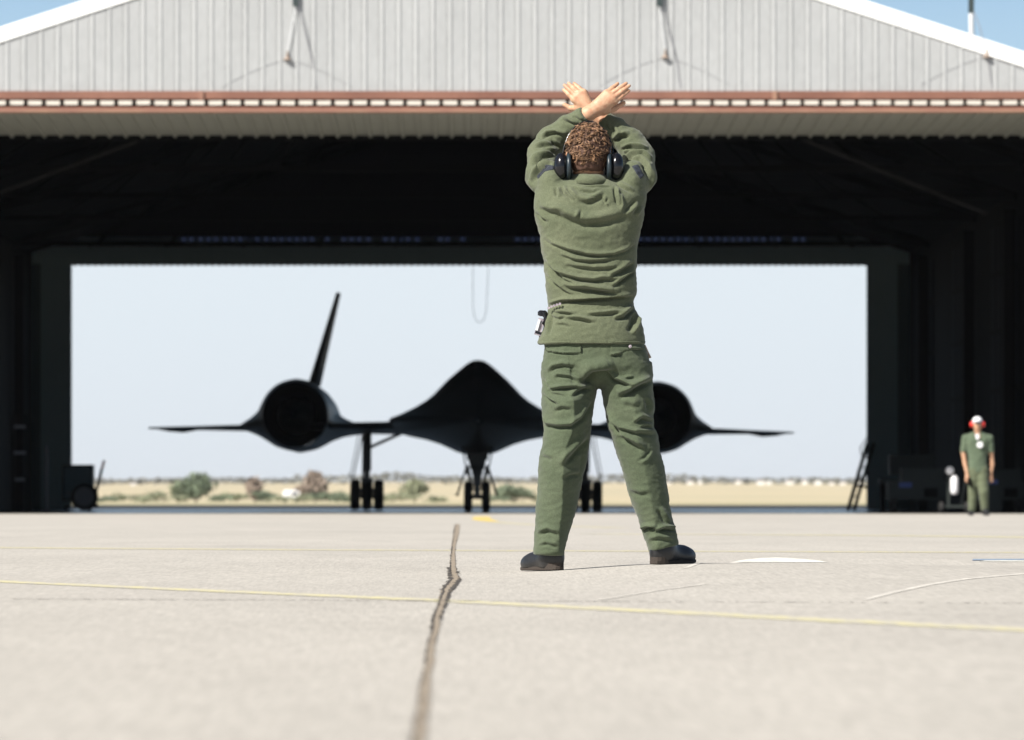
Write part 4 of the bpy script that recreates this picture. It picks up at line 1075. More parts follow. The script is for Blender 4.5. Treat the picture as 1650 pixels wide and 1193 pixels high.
def garment(name, sdf, lo, hi, h, folds, mt, par, wr=0.0035, seed=0.0, post=None, relax_it=2):
    V, Q = surfnets(sdf, lo, hi, h)
    V = relax(V, Q, relax_it)
    N = vnormals(V, Q)
    Zd = V[:, 1]; px = CX + V[:, 0] / Zd * F; py = CY - (V[:, 2] - CZ) / Zd * F
    face = np.clip((-N[:, 1] + 0.05) * 2.2, 0, 1)
    D = fold_disp(px, py, [f for f in folds if f[3] in 'vr']) * face * AMP
    DY = fold_disp(px, py, [f for f in folds if f[3] in 'tT']) * np.clip((-N[:, 1] + .15) * 3, 0, 1)
    # general drape wrinkles: stretched noise, also on the sides the camera does not see
    st_ = V * np.array([7, 7, 16.0]); sh = np.stack([st_[:, 0] + .5 * st_[:, 2], st_[:, 1], st_[:, 2] - .6 * st_[:, 0]], 1)
    n1 = noise3(sh, 1.0, seed); n2 = noise3(sh, 2.3, seed + 9)
    D += wr * (n1 + .5 * n2) * (0.55 + 0.45 * (1 - face)) + (1 - face) * wr * 1.5 * np.maximum(0, .3 - np.abs(n1))
    n3 = noise3(np.stack([V[:, 0] * 22 + 8 * V[:, 2], V[:, 1] * 14, V[:, 2] * 38 - 9 * V[:, 0]], 1), 1.0, seed + 31)
    n4 = noise3(V * np.array([60, 40, 75.0]), 1.0, seed + 57)
    D += (.30 - np.abs(n3)) * .0034 + n4 * .0011
    V = V + N * D[:, None]; V[:, 1] -= DY
    if post: V = post(V, N, px, py)
    V = relax(V, Q, 1, .15)
    mesh(name, V, Q, mt, par, smooth=True)
    return V, Q
feet_c = P(968, 918, ZM)
man = root('person', (feet_c.x, ZM, 0.0), 'person seen from behind in olive shirt and trousers, arms crossed above the head, marshalling', 'person')
SV, SQ = garment('shirt', shirt_sdf, (0.19, ZM - .24, .86), (0.79, ZM + .30, 1.86), 0.0037, [(p_, w_ * .74, a_, k_) for p_, w_, a_, k_ in SHIRT_FOLDS], M['shirt'], man)

# trousers
pelvis = smooth_rows([(536, 882, 1034, .112, 0), (548, 878, 1036, .122, 0), (563, 877, 1041, .130, 0), (590, 875, 1048, .135, 0), (606, 874, 1050, .118, 0), (621, 890, 1036, .06, .01), (626, 915, 1010, .03, .01)], 40)
LL = smooth_rows([(585, 874, 958, .105, .005), (610, 873, 963, .115, 0), (625, 873, 962.5, .115, 0), (656, 873, 956, .108, 0), (680, 875, 954, .10, 0), (690, 877, 952.5, .096, 0), (703, 876, 950.5, .092, 0), (720, 873, 948.5, .088, 0), (743, 868, 946, .084, 0),
                  (760, 867, 941, .082, .0), (798, 865, 933, .08, .01), (811, 864, 930.5, .078, .012), (833, 863, 926, .075, .015), (858, 862, 917, .073, .02), (886, 860, 909.5, .074, .02), (900, 859.5, 908, .076, .02)], 80)
RL = smooth_rows([(585, 966, 1050, .105, .005), (610, 964, 1051, .115, 0), (621, 968, 1052, .115, 0), (656, 974, 1054, .108, 0), (672, 976, 1053, .102, 0), (692, 981, 1053.5, .096, 0), (700, 984, 1060, .094, 0), (715, 988.5, 1062, .09, 0), (723, 991, 1062, .088, 0),
                  (748, 999, 1069, .085, 0), (780, 1009, 1074.5, .083, .005), (811, 1018, 1079, .08, .01), (841, 1030, 1084.5, .077, .015), (861, 1036, 1091, .076, .02), (879, 1043, 1094, .078, .02), (896, 1046, 1094, .078, .02)], 80)
def tr_sdf(X, Y, Z):
    d = profile(X, Y, Z, pelvis, 2.5)
    d = smin(d, profile(X, Y, Z, LL, 2.2), .012)
    d = smin(d, profile(X, Y, Z, RL, 2.2), .012)
    pxx = CX + X / ZM * F
    hem = CZ + (CY - np.where(pxx < 960, 893.5 + (pxx - 860) * .05, 889.5 - (pxx - 1045) * .24)) * S
    return np.maximum(d, hem - Z)
TR_FOLDS = [
    ([(880, 567), (905, 570), (936.5, 571)], 1.3, 5, 'v'), ([(936.5, 557), (936.8, 571)], 1.2, -4, 'v'), ([(879, 558), (881, 568)], 1.5, 5, 'v'),
    ([(983, 574), (1002, 570.5)], 1.6, 7, 'v'), ([(1013, 556), (1014, 563), (1040, 564)], 1.4, 4, 'v'),
    ([(883, 601), (894, 592), (907, 589), (926, 592)], 3.4, 9, 'v'), ([(893, 609), (900, 606), (917, 608), (930, 615)], 3, 8, 'v'),
    ([(876, 612), (882, 622), (890, 629)], 3, 6, 'v'), ([(882, 630), (905, 626), (928, 624.5), (944, 628)], 3, 13, 'v'),
    ([(920, 641), (930, 632), (942, 627), (955, 624)], 4, 12, 'v'), ([(936, 625), (943, 613), (956, 602), (972, 600), (984, 598), (994, 593)], 9, 19, 'v'),
    ([(976, 602), (990, 612), (1010, 621), (1024, 623)], 3.6, 14, 'v'), ([(996, 640), (1014, 632), (1030, 622), (1052, 612)], 5, 19, 'v'),
    ([(1006, 611), (1022, 609)], 2.5, 5, 'v'), ([(874, 634), (886, 645), (900, 653)], 3, 9, 'v'), ([(884, 633), (900, 636), (912, 640)], 3, 5, 'v'),
    ([(893, 663), (905, 658), (920, 660)], 4, 6, 'v'), ([(872, 676), (882, 685), (898, 688), (920, 687), (938, 675), (955, 646)], 4, 13, 'v'),
    ([(871, 668), (879, 690)], 3, 6, 'v'), ([(974, 664), (985, 679), (998, 691), (1020, 698), (1061, 700)], 3.6, 10, 'v'),
    ([(978, 673), (992, 692), (1006, 705)], 3.2, 11, 'v'), ([(995, 702), (1013, 711), (1037, 726)], 4.5, 13, 'v'), ([(1022, 682), (1035, 674), (1051, 679)], 3.4, 9, 'v'),
    ([(1030, 690), (1042, 687), (1050, 690)], 3, 6, 'v'), ([(1040, 641), (1046, 652), (1044, 664)], 4, 7, 'v'), ([(1050, 725), (1040, 738), (1028, 745)], 3, 5, 'v'),
    ([(866, 861), (882, 855), (900, 862)], 4, 9, 'v'), ([(1031, 856), (1044, 850), (1057, 853)], 3, 13, 'v'), ([(1056, 857), (1071, 852), (1090, 854)], 3, 13, 'v'),
    ([(905, 752), (920, 735), (948, 706)], 5, 13, 'v'), ([(906, 772), (920, 765), (935, 764)], 4, 6, 'v'), ([(872, 735), (890, 740)], 4, 5, 'v'),
    ([(1012, 790), (1030, 797), (1050, 795)], 5, 5, 'v'), ([(1060, 820), (1075, 845)], 4, 8, 'v'), ([(868, 880), (880, 876), (900, 882)], 3, 5, 'v'),
    ([(1045, 872), (1060, 868), (1085, 872)], 3.5, 6, 'v'), ([(1000, 650), (1020, 655), (1035, 650)], 6, 5, 'v'),
    ([(922, 630), (925, 660), (921, 700), (911, 722), (907, 760), (905.5, 820), (901, 858), (901, 898)], 27, 52, 'T'),
    ([(1022, 640), (1026, 700), (1042, 770), (1053, 830), (1060, 890)], 28, 18, 't')]
TV, TQ = garment('trousers', tr_sdf, (0.24, ZM - .20, .02), (0.93, ZM + .20, .96), 0.0036, [(p_, w_ * (.78 if k_ in 'vr' else 1), a_, k_) for p_, w_, a_, k_ in TR_FOLDS], M['trousers'], man, wr=0.003, seed=4.0)
# belt and collar
def ring_band(name, c, rx, ry, z0, z1, mt, par, th=.004, a0=0, a1=2 * math.pi, n=48, tilt=0.0, flare=0.0, sag=None, fy=1.0):
    full = abs(a1 - a0 - 2 * math.pi) < 1e-6
    vs = []; m_ = n if full else n + 1
    for i in range(m_):
        a = a0 + (a1 - a0) * i / n
        for (q, zz, r_) in ((0, z0, flare), (0, z1, 0), (th, z1, 0), (th, z0, flare)):
            x = c[0] + (rx + r_ - q) * math.cos(a); y = c[1] + (ry + r_ * fy - q) * math.sin(a)
            z = zz + tilt * (x - c[0]) + (sag(a) if sag else 0)
            vs.append((x, y, z))
    f = []
    for i in range(n):
        for k in range(4):
            f.append((i * 4 + k, i * 4 + (k + 1) % 4, ((i + 1) % m_) * 4 + (k + 1) % 4, ((i + 1) % m_) * 4 + k))
    if not full: f += [(0, 3, 2, 1), (n * 4, n * 4 + 1, n * 4 + 2, n * 4 + 3)]
    return mesh(name, vs, f, mt, par, smooth=True)
nc = Q_(950, 290, .015)
col_z0, col_z1 = CZ + (CY - 301) * S, CZ + (CY - 284.5) * S
ring_band('collar', (nc[0], nc[1] - .012), .074, .086, fy=1.3, z0=col_z0, z1=col_z1, mt=M['shirt'], par=man, th=.006, a0=math.radians(160), a1=math.radians(380), tilt=-.03, flare=.024, sag=lambda a: 0.010 * abs(math.cos(a)) + .004 * math.sin(3 * a))
ring_band('collar_stand', (nc[0], nc[1] + .005), .070, .076, col_z0, col_z1 - .004, M['shirt'], man, th=.006, tilt=-.02)
def cut_patch(name, V, Q, poly, mt, lift=.0018, thick=.0012, **k):
    """a separate piece of cloth following a garment's surface inside an outline given at the man's distance"""
    N = vnormals(V, Q); px = CX + V[:, 0] / V[:, 1] * F; py = CY - (V[:, 2] - CZ) / V[:, 1] * F
    ins = np.zeros(len(V), bool); n = len(poly)
    for a in range(n):
        (x1, y1), (x2, y2) = poly[a], poly[(a + 1) % n]
        c_ = ((y1 > py) != (y2 > py)) & (px < (x2 - x1) * (py - y1) / (y2 - y1 + 1e-9) + x1); ins ^= c_
    ins &= N[:, 1] < .1
    q = Q[ins[Q].all(1)]
    if not len(q): return None
    u = np.unique(q); mp = -np.ones(len(V), int); mp[u] = np.arange(len(u))
    top = V[u] + N[u] * lift; bot = V[u] - N[u] * thick; q = mp[q]; nn = len(u)
    e_ = np.concatenate([q[:, [0, 1]], q[:, [1, 2]], q[:, [2, 3]], q[:, [3, 0]]])
    s_ = set(map(tuple, e_)); b_ = [(a, b) for a, b in s_ if (b, a) not in s_]
    side = np.array([(b, a, a + nn, b + nn) for a, b in b_])
    return mesh(name, np.concatenate([top, bot]), np.concatenate([q, q[:, ::-1] + nn, side]), mt, man, smooth=True, **k)
cut_patch('sleeve_patch', SV, SQ, [(863, 284), (880, 264), (893, 268), (892, 274), (878, 277), (867, 289)], M['navy'], label='dark navy patch on the left shoulder')
cut_patch('sleeve_patch', SV, SQ, [(1017, 268), (1028, 265), (1038, 283), (1032, 290), (1024, 278)], M['navy'], label='dark navy patch on the right shoulder')
cut_patch('pocket_flap', TV, TQ, [(880, 550), (936.5, 550), (936.5, 570), (905, 569.5), (880, 566)], M['trousers'], lift=.0022)
cut_patch('pocket_flap', TV, TQ, [(983, 550), (1036, 550), (1036, 563), (1010, 565), (1001, 570), (983, 573)], M['trousers'], lift=.002)
cut_patch('hem_band', SV, SQ, [(860, 550), (1050, 550), (1050, 560), (860, 560)], M['shirt'], lift=.0014)
# boots
def boot(heel, toe, anklepx, lab):
    hx, toe_ = np.array(heel), np.array(toe)
    d = (toe_ - hx); L = np.linalg.norm(d[:2]); u = np.array([d[0] / L, d[1] / L, 0]); n = np.array([-u[1], u[0], 0]); sl = d[2] / L
    def sdf(X, Y, Z):
        ux = (X - hx[0]) * u[0] + (Y - hx[1]) * u[1]; vy = (X - hx[0]) * n[0] + (Y - hx[1]) * n[1]; wz = Z - hx[2] - sl * ux
        def e(c, r): return ellip(ux, vy, wz, c, r)
        a = e((.055, 0, .05), (.068, .038, .075))
        b = e((.215, .0, .030), (.085, .052, .042))
        c = rcone(ux, vy, wz, (.06, 0, .055), (.2, 0, .03), .038, .036)
        sh = rcone(ux, vy, wz, (.062, 0, .05), (.066, 0, .105), .040, .038)
        r = smin(smin(a, b, .03), smin(c, sh, .03), .03)
        return np.maximum(r, .012 - wz)
    lo = (min(heel[0], toe[0]) - .1, min(heel[1], toe[1]) - .1, heel[2] - .06); hi = (max(heel[0], toe[0]) + .1, max(heel[1], toe[1]) + .1, heel[2] + .2)
    V, Q = surfnets(sdf, lo, hi, .004); V = relax(V, Q, 2)
    b = mesh('boot', V, Q, M['boot'], man, smooth=True, label=lab)
    # sole with heel block
    pr = []
    for k in range(28):
        t = 2 * math.pi * k / 28; cx_ = math.cos(t); x = .142 - .155 * cx_; hw = .039 + .014 * max(0, (x - .12) / .17) - .008 * math.exp(-((x - .1) / .04) ** 2)
        pr.append((x, hw * math.copysign(abs(math.sin(t)) ** .6, math.sin(t))))
    rings = []
    for z, g in ((0.001, .97), (.004, 1.03), (.014, 1.03), (.018, .97)):
        rings.append([tuple(hx + u * (.142 + (x - .142) * g) + n * y * g + np.array([0, 0, z + sl * x])) for x, y in pr])
    v, f = loft(rings); mesh('sole', v, f, M['sole'], b)
    hb = []
    for z in (.002, .030):
        hb.append([tuple(hx + u * (.035 - .046 * math.cos(t)) + n * .037 * math.sin(t) + np.array([0, 0, z])) for t in np.linspace(0, 2 * math.pi, 17)[:-1]])
    v, f = loft(hb); mesh('heel', v, f, M['sole'], b)
gz = lambda x, y: float(ground_z(x, y))
def gp(px, Z): x = (px - CX) / F * Z; return (x, Z, gz(x, Z) + .001)
boot(gp(899, ZM - .04), gp(852, ZM + .21), 885, 'black boot turned out to the left')
boot(gp(1056, ZM - .04), gp(1111, ZM + .21), 1068, 'black boot turned out to the right')

# body under the clothes: head, neck, torso, limbs and hands as one figure
def hand_sdf(X, Y, Z, wrist, knuckles, fingers, thumb, palm_r=.0140):
    d = None
    for k in knuckles:
        e_ = rcone(X, Y, Z, wrist, k, .0235, palm_r)
        d = e_ if d is None else smin(d, e_, .012)
    fs = None
    for kn, mid, tip in fingers:
        e_ = smin(rcone(X, Y, Z, kn, mid, .0102, .0092), rcone(X, Y, Z, mid, tip, .0092, .0070), .003)
        fs = e_ if fs is None else np.minimum(fs, e_)
    d = smin(d, fs, .006)
    t = smin(rcone(X, Y, Z, thumb[0], thumb[1], .017, .0115), rcone(X, Y, Z, thumb[1], thumb[2], .0112, .0085), .004)
    return smin(d, t, .010)
def mk(pts, dy, bend=0.0):
    return [Q_(x, y, dy) for x, y in pts]
DL, DR = .115, .205
def hand_left(X, Y, Z):      # his left hand: in front, pointing up to the right
    w_ = Q_(949, 183, DL)
    kn = [Q_(977, 150, DL + .006), Q_(982, 154, DL), Q_(987.5, 158.5, DL - .002), Q_(991, 164, DL + .004)]
    tips = [(995.5, 135, .035), (1009, 134.5, .028), (1014, 138.5, .022), (1013.5, 146.5, .022)]
    fg = []
    for k, (tx, ty, b) in zip(kn, tips):
        tp = Q_(tx, ty, DL + b); md = tuple(k[i] * .48 + tp[i] * .52 for i in range(3)); md = (md[0], md[1] - .004, md[2]); fg.append((k, md, tp))
    th = (Q_(972, 180, DL + .018), Q_(991, 175, DL + .045), Q_(1005, 166, DL + .055))
    return hand_sdf(X, Y, Z, w_, kn + [Q_(978, 177, DL + .006)], fg, th)
def hand_right(X, Y, Z):     # his right hand: behind, pointing up to the left
    w_ = Q_(951, 177, DR)
    kn = [Q_(941, 149, DR), Q_(935, 152, DR - .003), Q_(929.5, 156, DR - .003), Q_(925, 161, DR + .002)]
    tips = [(925, 134.8, .03), (916, 134.5, .026), (909.5, 137.5, .022), (908.3, 145, .026)]
    fg = []
    for k, (tx, ty, b) in zip(kn, tips):
        tp = Q_(tx, ty, DR + b); md = tuple(k[i] * .48 + tp[i] * .52 for i in range(3)); md = (md[0], md[1] - .004, md[2]); fg.append((k, md, tp))
    th = (Q_(931, 174, DR + .012), Q_(920, 175, DR + .03), Q_(909.5, 169, DR + .035))
    return hand_sdf(X, Y, Z, w_, kn + [Q_(934, 175, DR + .006)], fg, th)
def fore(X, Y, Z):
    a = rc(X, Y, Z, [(925, 200, .145, .036), (946, 185, .117, .028), (951, 181, DL, .0245)], k=.01)
    b = rc(X, Y, Z, [(985, 205, .20, .036), (969, 192, .203, .028), (953, 179, DR, .0245)], k=.01)
    return np.minimum(a, b)
def hands(X, Y, Z):
    # clip the two arms apart so that they cross without fusing
    a = smin(hand_left(X, Y, Z), rc(X, Y, Z, [(925, 200, .145, .036), (946, 185, .117, .028), (951, 181, DL, .0245)], k=.01), .01)
    b = smin(hand_right(X, Y, Z), rc(X, Y, Z, [(985, 205, .20, .036), (969, 192, .203, .028), (951, 179, DR, .0245)], k=.01), .01)
    return np.minimum(a, b)
V1_, Q1 = surfnets(hands, (0.36, ZM + .03, 1.72), (0.70, ZM + .30, 1.97), .0026)
V1_ = relax(V1_, Q1, 2)
HC = Q_(948, 242.5, -.005)
def body_sdf(X, Y, Z):
    h = ellip(X, Y, Z, HC, (.078, .100, .106))
    h = smin(h, ellip(X, Y, Z, (HC[0], HC[1] + .045, HC[2] - .06), (.055, .058, .075)), .03)      # jaw
    fy = HC[1] + .098
    h = smin(h, rcone(X, Y, Z, (HC[0], fy - .002, HC[2] - .005), (HC[0], fy + .018, HC[2] - .036), .009, .013), .008)   # nose
    h = smin(h, rcone(X, Y, Z, (HC[0] - .035, fy - .014, HC[2] + .012), (HC[0] + .035, fy - .014, HC[2] + .012), .011, .011), .01)  # brow
    h = smin(h, rcone(X, Y, Z, (HC[0] - .018, fy - .003, HC[2] - .066), (HC[0] + .018, fy - .003, HC[2] - .066), .008, .008), .006)  # lips
    for s in (-1, 1):
        h = smin(h, ellip(X, Y, Z, (HC[0] + s * .081, HC[1] + .005, HC[2] - .02), (.010, .02, .032)), .008)
    nk = rcone(X, Y, Z, (HC[0], HC[1] + .0, HC[2] - .07), Q_(950, 308, .015), .060, .066)
    d = smin(h, nk, .02)
    tz = [(a, b + 14, c - 14, e - .04, g) for a, b, c, e, g in torso_rows if 306 <= a < 556]
    d = smin(d, profile(X, Y, Z, tz, 2.3), .02)
    for arm in (LEFT_ARM, RIGHT_ARM):
        d = smin(d, rc(X, Y, Z, [(a, b, c, r - .016) for a, b, c, r in arm]), .02)
    for L_ in (LL, RL):
        d = smin(d, profile(X, Y, Z, [(a, b + 13, c - 13, e - .034, g) for a, b, c, e, g in L_ if 600 < a < 885], 2.2), .01)
    d = smin(d, profile(X, Y, Z, [(a, b + 14, c - 14, e - .04, g) for a, b, c, e, g in pelvis if a < 602], 2.4), .01)
    return d
V2_, Q2 = surfnets(body_sdf, (0.24, ZM - .19, .06), (0.90, ZM + .30, 1.80), .0075)
V2_ = relax(V2_, Q2, 1)
VB = np.concatenate([V1_, V2_]); QB = np.concatenate([Q1, Q2 + len(V1_)])
mesh('body', VB, QB, M['skin'], man, smooth=True)
for s in (-1, 1):
    e_ = MB().ell((HC[0] + s * .032, HC[1] + .084, HC[2] - .006), (.0125, .012, .0125), 12, 8).build('eye', M['white'], man, smooth=True)
    MB().ell((HC[0] + s * .032, HC[1] + .0925, HC[2] - .006), (.006, .0045, .006), 8, 6).build('iris', M['muff'], e_, smooth=True)

# curly hair: a dark cap and hundreds of small curls over it
def scalp(u, v2):     # u azimuth 0 = towards camera, v2 polar
    d = np.array([math.sin(v2) * math.sin(u), -math.sin(v2) * math.cos(u), math.cos(v2)])
    return np.array(HC) + d * np.array([.078, .100, .100]), d
def hair_sdf(X, Y, Z):
    h = ellip(X, Y, Z, HC, (.083, .105, .1035))
    h = smin(h, ellip(X, Y, Z, (HC[0], HC[1] - .035, HC[2] - .06), (.062, .05, .04)), .02)
    cut = np.maximum((Y - (HC[1] + .055)) - (Z - HC[2]) * .55, 0)      # open at the face
    h = np.maximum(h, (Y - (HC[1] + .052)) - np.clip((Z - HC[2]) * .8, -.05, .1))
    return np.maximum(h, (HC[2] - .086) - Z)
V, Q = surfnets(hair_sdf, (HC[0] - .12, HC[1] - .14, HC[2] - .14), (HC[0] + .12, HC[1] + .16, HC[2] + .15), .004)
N = vnormals(V, Q); V = V + N * (0.005 * np.array([mnoise.noise(q) for q in V * 70]))[:, None]
hairo = mesh('hair', V, Q, M['hair_dark'], man, smooth=True)
mb = MB()
for i in range(900):
    u = random.uniform(-math.pi, math.pi); vv = math.acos(random.uniform(-.78, 1))
    p, d = scalp(u, vv)
    if p[1] > HC[1] + .05 + max(-.05, min(.1, (p[2] - HC[2]) * .8)): continue
    low = (HC[2] - p[2]) / .10
    if low > .5: p = p + np.array([-(p[0] - HC[0]) * .2 * (low - .5) / .5, 0, -.006 * (low - .5)])
    p = p + d * random.uniform(.003, .010) * (1 if low < .5 else .6)
    t1 = np.array([random.gauss(0, .6), random.gauss(0, .3), -1.0]); t1 = t1 - d * t1.dot(d); t1 /= np.linalg.norm(t1) + 1e-6; t2 = np.cross(d, t1)
    R = random.uniform(.004, .010) * (1 if low < .4 else .7); turns = random.uniform(.7, 1.9) * math.pi; L0 = random.uniform(.004, .016); sgn = random.choice((-1, 1)); lift = random.uniform(.2, .9)
    for st_ in range(4):
        off = (t2 * (st_ - 1.5) * random.uniform(.0009, .0019) + d * random.uniform(-.001, .0015)); k_ = random.uniform(.85, 1.15)
        pts = [p + off + (t1 * math.sin(a) * k_ + t2 * sgn * (1 - math.cos(a)) * k_) * R + t1 * L0 * a / turns + d * (R * lift * math.sin(a * .8)) for a in np.linspace(0, turns, 6)]
        r0 = random.uniform(.0007, .0014)
        mb.tube(pts, [r0 * .6, r0, r0 * 1.1, r0 * 1.1, r0 * .9, r0 * .25], 3, cap=False)
mb.build('curls', M['hair'], hairo, smooth=True)['kind'] = 'stuff'

# ear defenders
ed = root('ear_defenders', Q_(947, 268, 0), 'glossy black ear defenders worn by the marshaller over his curly hair', 'ear defenders')
for s, px in ((-1, 904.5), (1, 993.5)):
    c = Q_(px, 268.5, -.045)
    o = MB().ell(c, (.031, .043, .055), 26, 18).build('ear_cup', M['muff'], ed, smooth=True)
    ci = (c[0] - s * .030, c[1], c[2])
    MB().lathe([(.030, -.009), (.050, -.008), (.054, 0), (.050, .008), (.030, .009)], ci, 'X', 28).build('cushion', M['cushion'], o, smooth=True)
    v = Q_(px - s * 8, 262, -.045)
    MB().tube([(v[0], v[1], v[2] - .025), (v[0] - s * .004, v[1] - .002, v[2] + .02), (v[0] - s * .006, v[1] + .02, v[2] + .06)], .0022, 6).build('wire_yoke', M['chrome'], o)
pts = []
for a in np.linspace(math.radians(-6), math.radians(186), 25):
    pts.append((HC[0] + math.cos(a) * .103, HC[1] + .03 * max(0, math.sin(a)) + .01, HC[2] - .045 + math.sin(a) * .163))
mb = MB()
rings = []
for i, p in enumerate(pts):
    d = (Vector(pts[min(i + 1, 24)]) - Vector(pts[max(i - 1, 0)])).normalized(); n_ = d.cross(Vector((0, 1, 0))).normalized()
    r = []
    for q, yy in ((-.003, -.011), (.003, -.011), (.003, .011), (-.003, .011)):
        w_ = Vector(p) + n_ * q + Vector((0, yy, 0)); r.append(tuple(w_))
    rings.append(r)
v, f = loft(rings); mesh('headband', v, f, M['muff'], ed, smooth=True)

# belt radio, belt end and key fob
rd = root('belt_radio', Q_(872, 520, .0), 'small clear and black radio clipped to the belt at the left hip', 'radio')
R_ = Matrix.Rotation(math.radians(-14), 3, 'Y')
Rm = Matrix.Rotation(math.radians(16), 3, 'Y')
MB().box(Q_(869.5, 527, -.01), (.026, .04, .068), M=Rm).build('case', M['clear'], rd)
MB().box(Q_(866.8, 524, -.034), (.010, .006, .045), M=Rm).build('display', M['pole'], rd)
MB().box(Q_(868, 537, -.01), (.028, .042, .010), M=Rm).build('base_cap', M['muff'], rd)
MB().lathe([(.004, 0), (.014, .004), (.014, .018), (.006, .024)], Q_(872, 510, -.03), 'Z', 12).lathe([(.004, 0), (.012, .004), (.012, .02), (.005, .026)], Q_(877, 511, -.035), 'Z', 12).box(Q_(879, 516, -.03), (.016, .02, .05)).build('clip', M['muff'], rd, smooth=False)
MB().tube([Q_(876, 503, -.05), Q_(880, 514, -.052), Q_(874, 521, -.05), Q_(880, 526, -.046)], .0045, 6).build('strap', M['muff'], rd)
MB().lathe([(.003, -.003), (.011, 0), (.003, .003)], Q_(871.5, 547, -.02), 'Y', 12).build('ring', M['chrome'], rd)
bd = MB()
for i, (x, y) in enumerate(((884, 496.5), (888.5, 494.5), (893, 492.7), (897.5, 491.3), (902, 490))):
    bd.box(Q_(x, y, -.075 - .007 * i), (.009, .006, .0095), M=Matrix.Rotation(.3, 3, 'Y'))
bd.build('belt', M['clear'], man, label='light buckle end of the belt showing under the blouse')
tg = MB().tube([Q_(1039, 556, .0), Q_(1044, 567, .005), Q_(1047.5, 577, .0)], [.003, .0025, .006], 6).build('cord', M['tan'], man)
MB().tube([Q_(1040.5, 566, -.01), Q_(1043, 582, -.012)], [.004, .005], 6).build('tag', M['red_tag'], man)
# pocket flap, button
pf = [Q_(881, 556.5, -.137 + .03), Q_(936.5, 556.5, -.139)]
MB().lathe([(.001, -.002), (.0065, -.001), (.0065, .002), (.001, .003)], Q_(1015.5, 558.5, -.118), 'Y', 12).build('button', M['clear'], man)

# ------------------------------------------------------------------ walking man at right, facing the camera
ZW = 101.5
def W(px, py, dy=0.0):
    p = P(px, py, ZW + dy); return (p.x, p.y, p.z)
wm = root('person', (P(1574, 0, ZW).x, ZW, 0), 'person walking towards camera at right in green fatigues, white cap and red ear defenders', 'person')
SW = ZW / F
def rcw(X, Y, Z, pts, k=.02):
    d = None
    for i in range(len(pts) - 1):
        e_ = rcone(X, Y, Z, W(*pts[i][:3]), W(*pts[i + 1][:3]), pts[i][3], pts[i + 1][3]); d = e_ if d is None else smin(d, e_, k)
    return d
hc = W(1575, 683, 0)
AL = [(1556, 708, 0, .042), (1552, 728, 0, .042), (1555, 748, -.02, .036), (1558, 762, -.07, .027)]
AR = [(1594, 708, 0, .042), (1597, 728, .02, .042), (1599, 748, .03, .036), (1597, 762, .02, .027)]
def wbody(X, Y, Z):
    h = ellip(X, Y, Z, hc, (.076, .098, .115)); h = smin(h, ellip(X, Y, Z, (hc[0], hc[1] - .03, hc[2] - .07), (.052, .06, .06)), .03)
    h = smin(h, rcone(X, Y, Z, (hc[0], hc[1] - .095, hc[2] - .01), (hc[0], hc[1] - .112, hc[2] - .04), .009, .013), .01)
    d = smin(h, rcone(X, Y, Z, (hc[0], hc[1] + .01, hc[2] - .08), W(1575, 706, .01), .058, .06), .02)
    d = smin(d, rcw(X, Y, Z, [(1575, 712, 0, .10), (1575, 740, 0, .09), (1575, 760, 0, .10)]), .03)
    for A in (AL, AR): d = smin(d, rcw(X, Y, Z, A), .015)
    for (L_) in ([(1568, 765, 0, .08), (1567, 795, .03, .058), (1565, 822, .06, .04)], [(1583, 765, 0, .08), (1585, 793, -.09, .058), (1586, 820, -.02, .04)]): d = smin(d, rcw(X, Y, Z, L_), .02)
    for (hx, hy, dy, s) in ((1558, 764, -.075, 1), (1597, 764, .02, -1)):
        w_ = W(hx, hy, dy)
        hd = rcone(X, Y, Z, w_, (w_[0], w_[1] - .01, w_[2] - .075), .026, .030)
        for k in range(4):
            kx = w_[0] + (k - 1.5) * .017; e_ = smin(rcone(X, Y, Z, (kx, w_[1] - .01, w_[2] - .08), (kx, w_[1] - .022, w_[2] - .125), .0105, .0095), rcone(X, Y, Z, (kx, w_[1] - .022, w_[2] - .125), (kx, w_[1] - .008, w_[2] - .155 + abs(k - 1.6) * .007), .0095, .008), .004)
            hd = smin(hd, e_, .006)
        hd = smin(hd, rcone(X, Y, Z, (w_[0] + s * .02, w_[1] - .015, w_[2] - .03), (w_[0] + s * .034, w_[1] - .04, w_[2] - .085), .014, .010), .01)
        d = smin(d, hd, .015)
    return d
V, Q = surfnets(wbody, (hc[0] - .36, ZW - .22, .05), (hc[0] + .36, ZW + .2, 1.80), .009); V = relax(V, Q, 1)
mesh('body', V, Q, M['skin'], wm, smooth=True)
M['shirt2'] = fabric('green_fatigue_shirt', (0.085, 0.115, 0.075), (0.10, 0.13, 0.085))
M['trousers2'] = fabric('green_fatigue_trousers', (0.10, 0.118, 0.072), (0.115, 0.132, 0.08))
def simple_sdf(parts, cuts):
    def fn(X, Y, Z):
        d = None
        for p_ in parts:
            e_ = rcw(X, Y, Z, p_); d = e_ if d is None else smin(d, e_, .025)
        for (z, s) in cuts: d = np.maximum(d, s * (z - Z))
        return d
    return fn
zz = lambda py: CZ + (CY - py) * SW
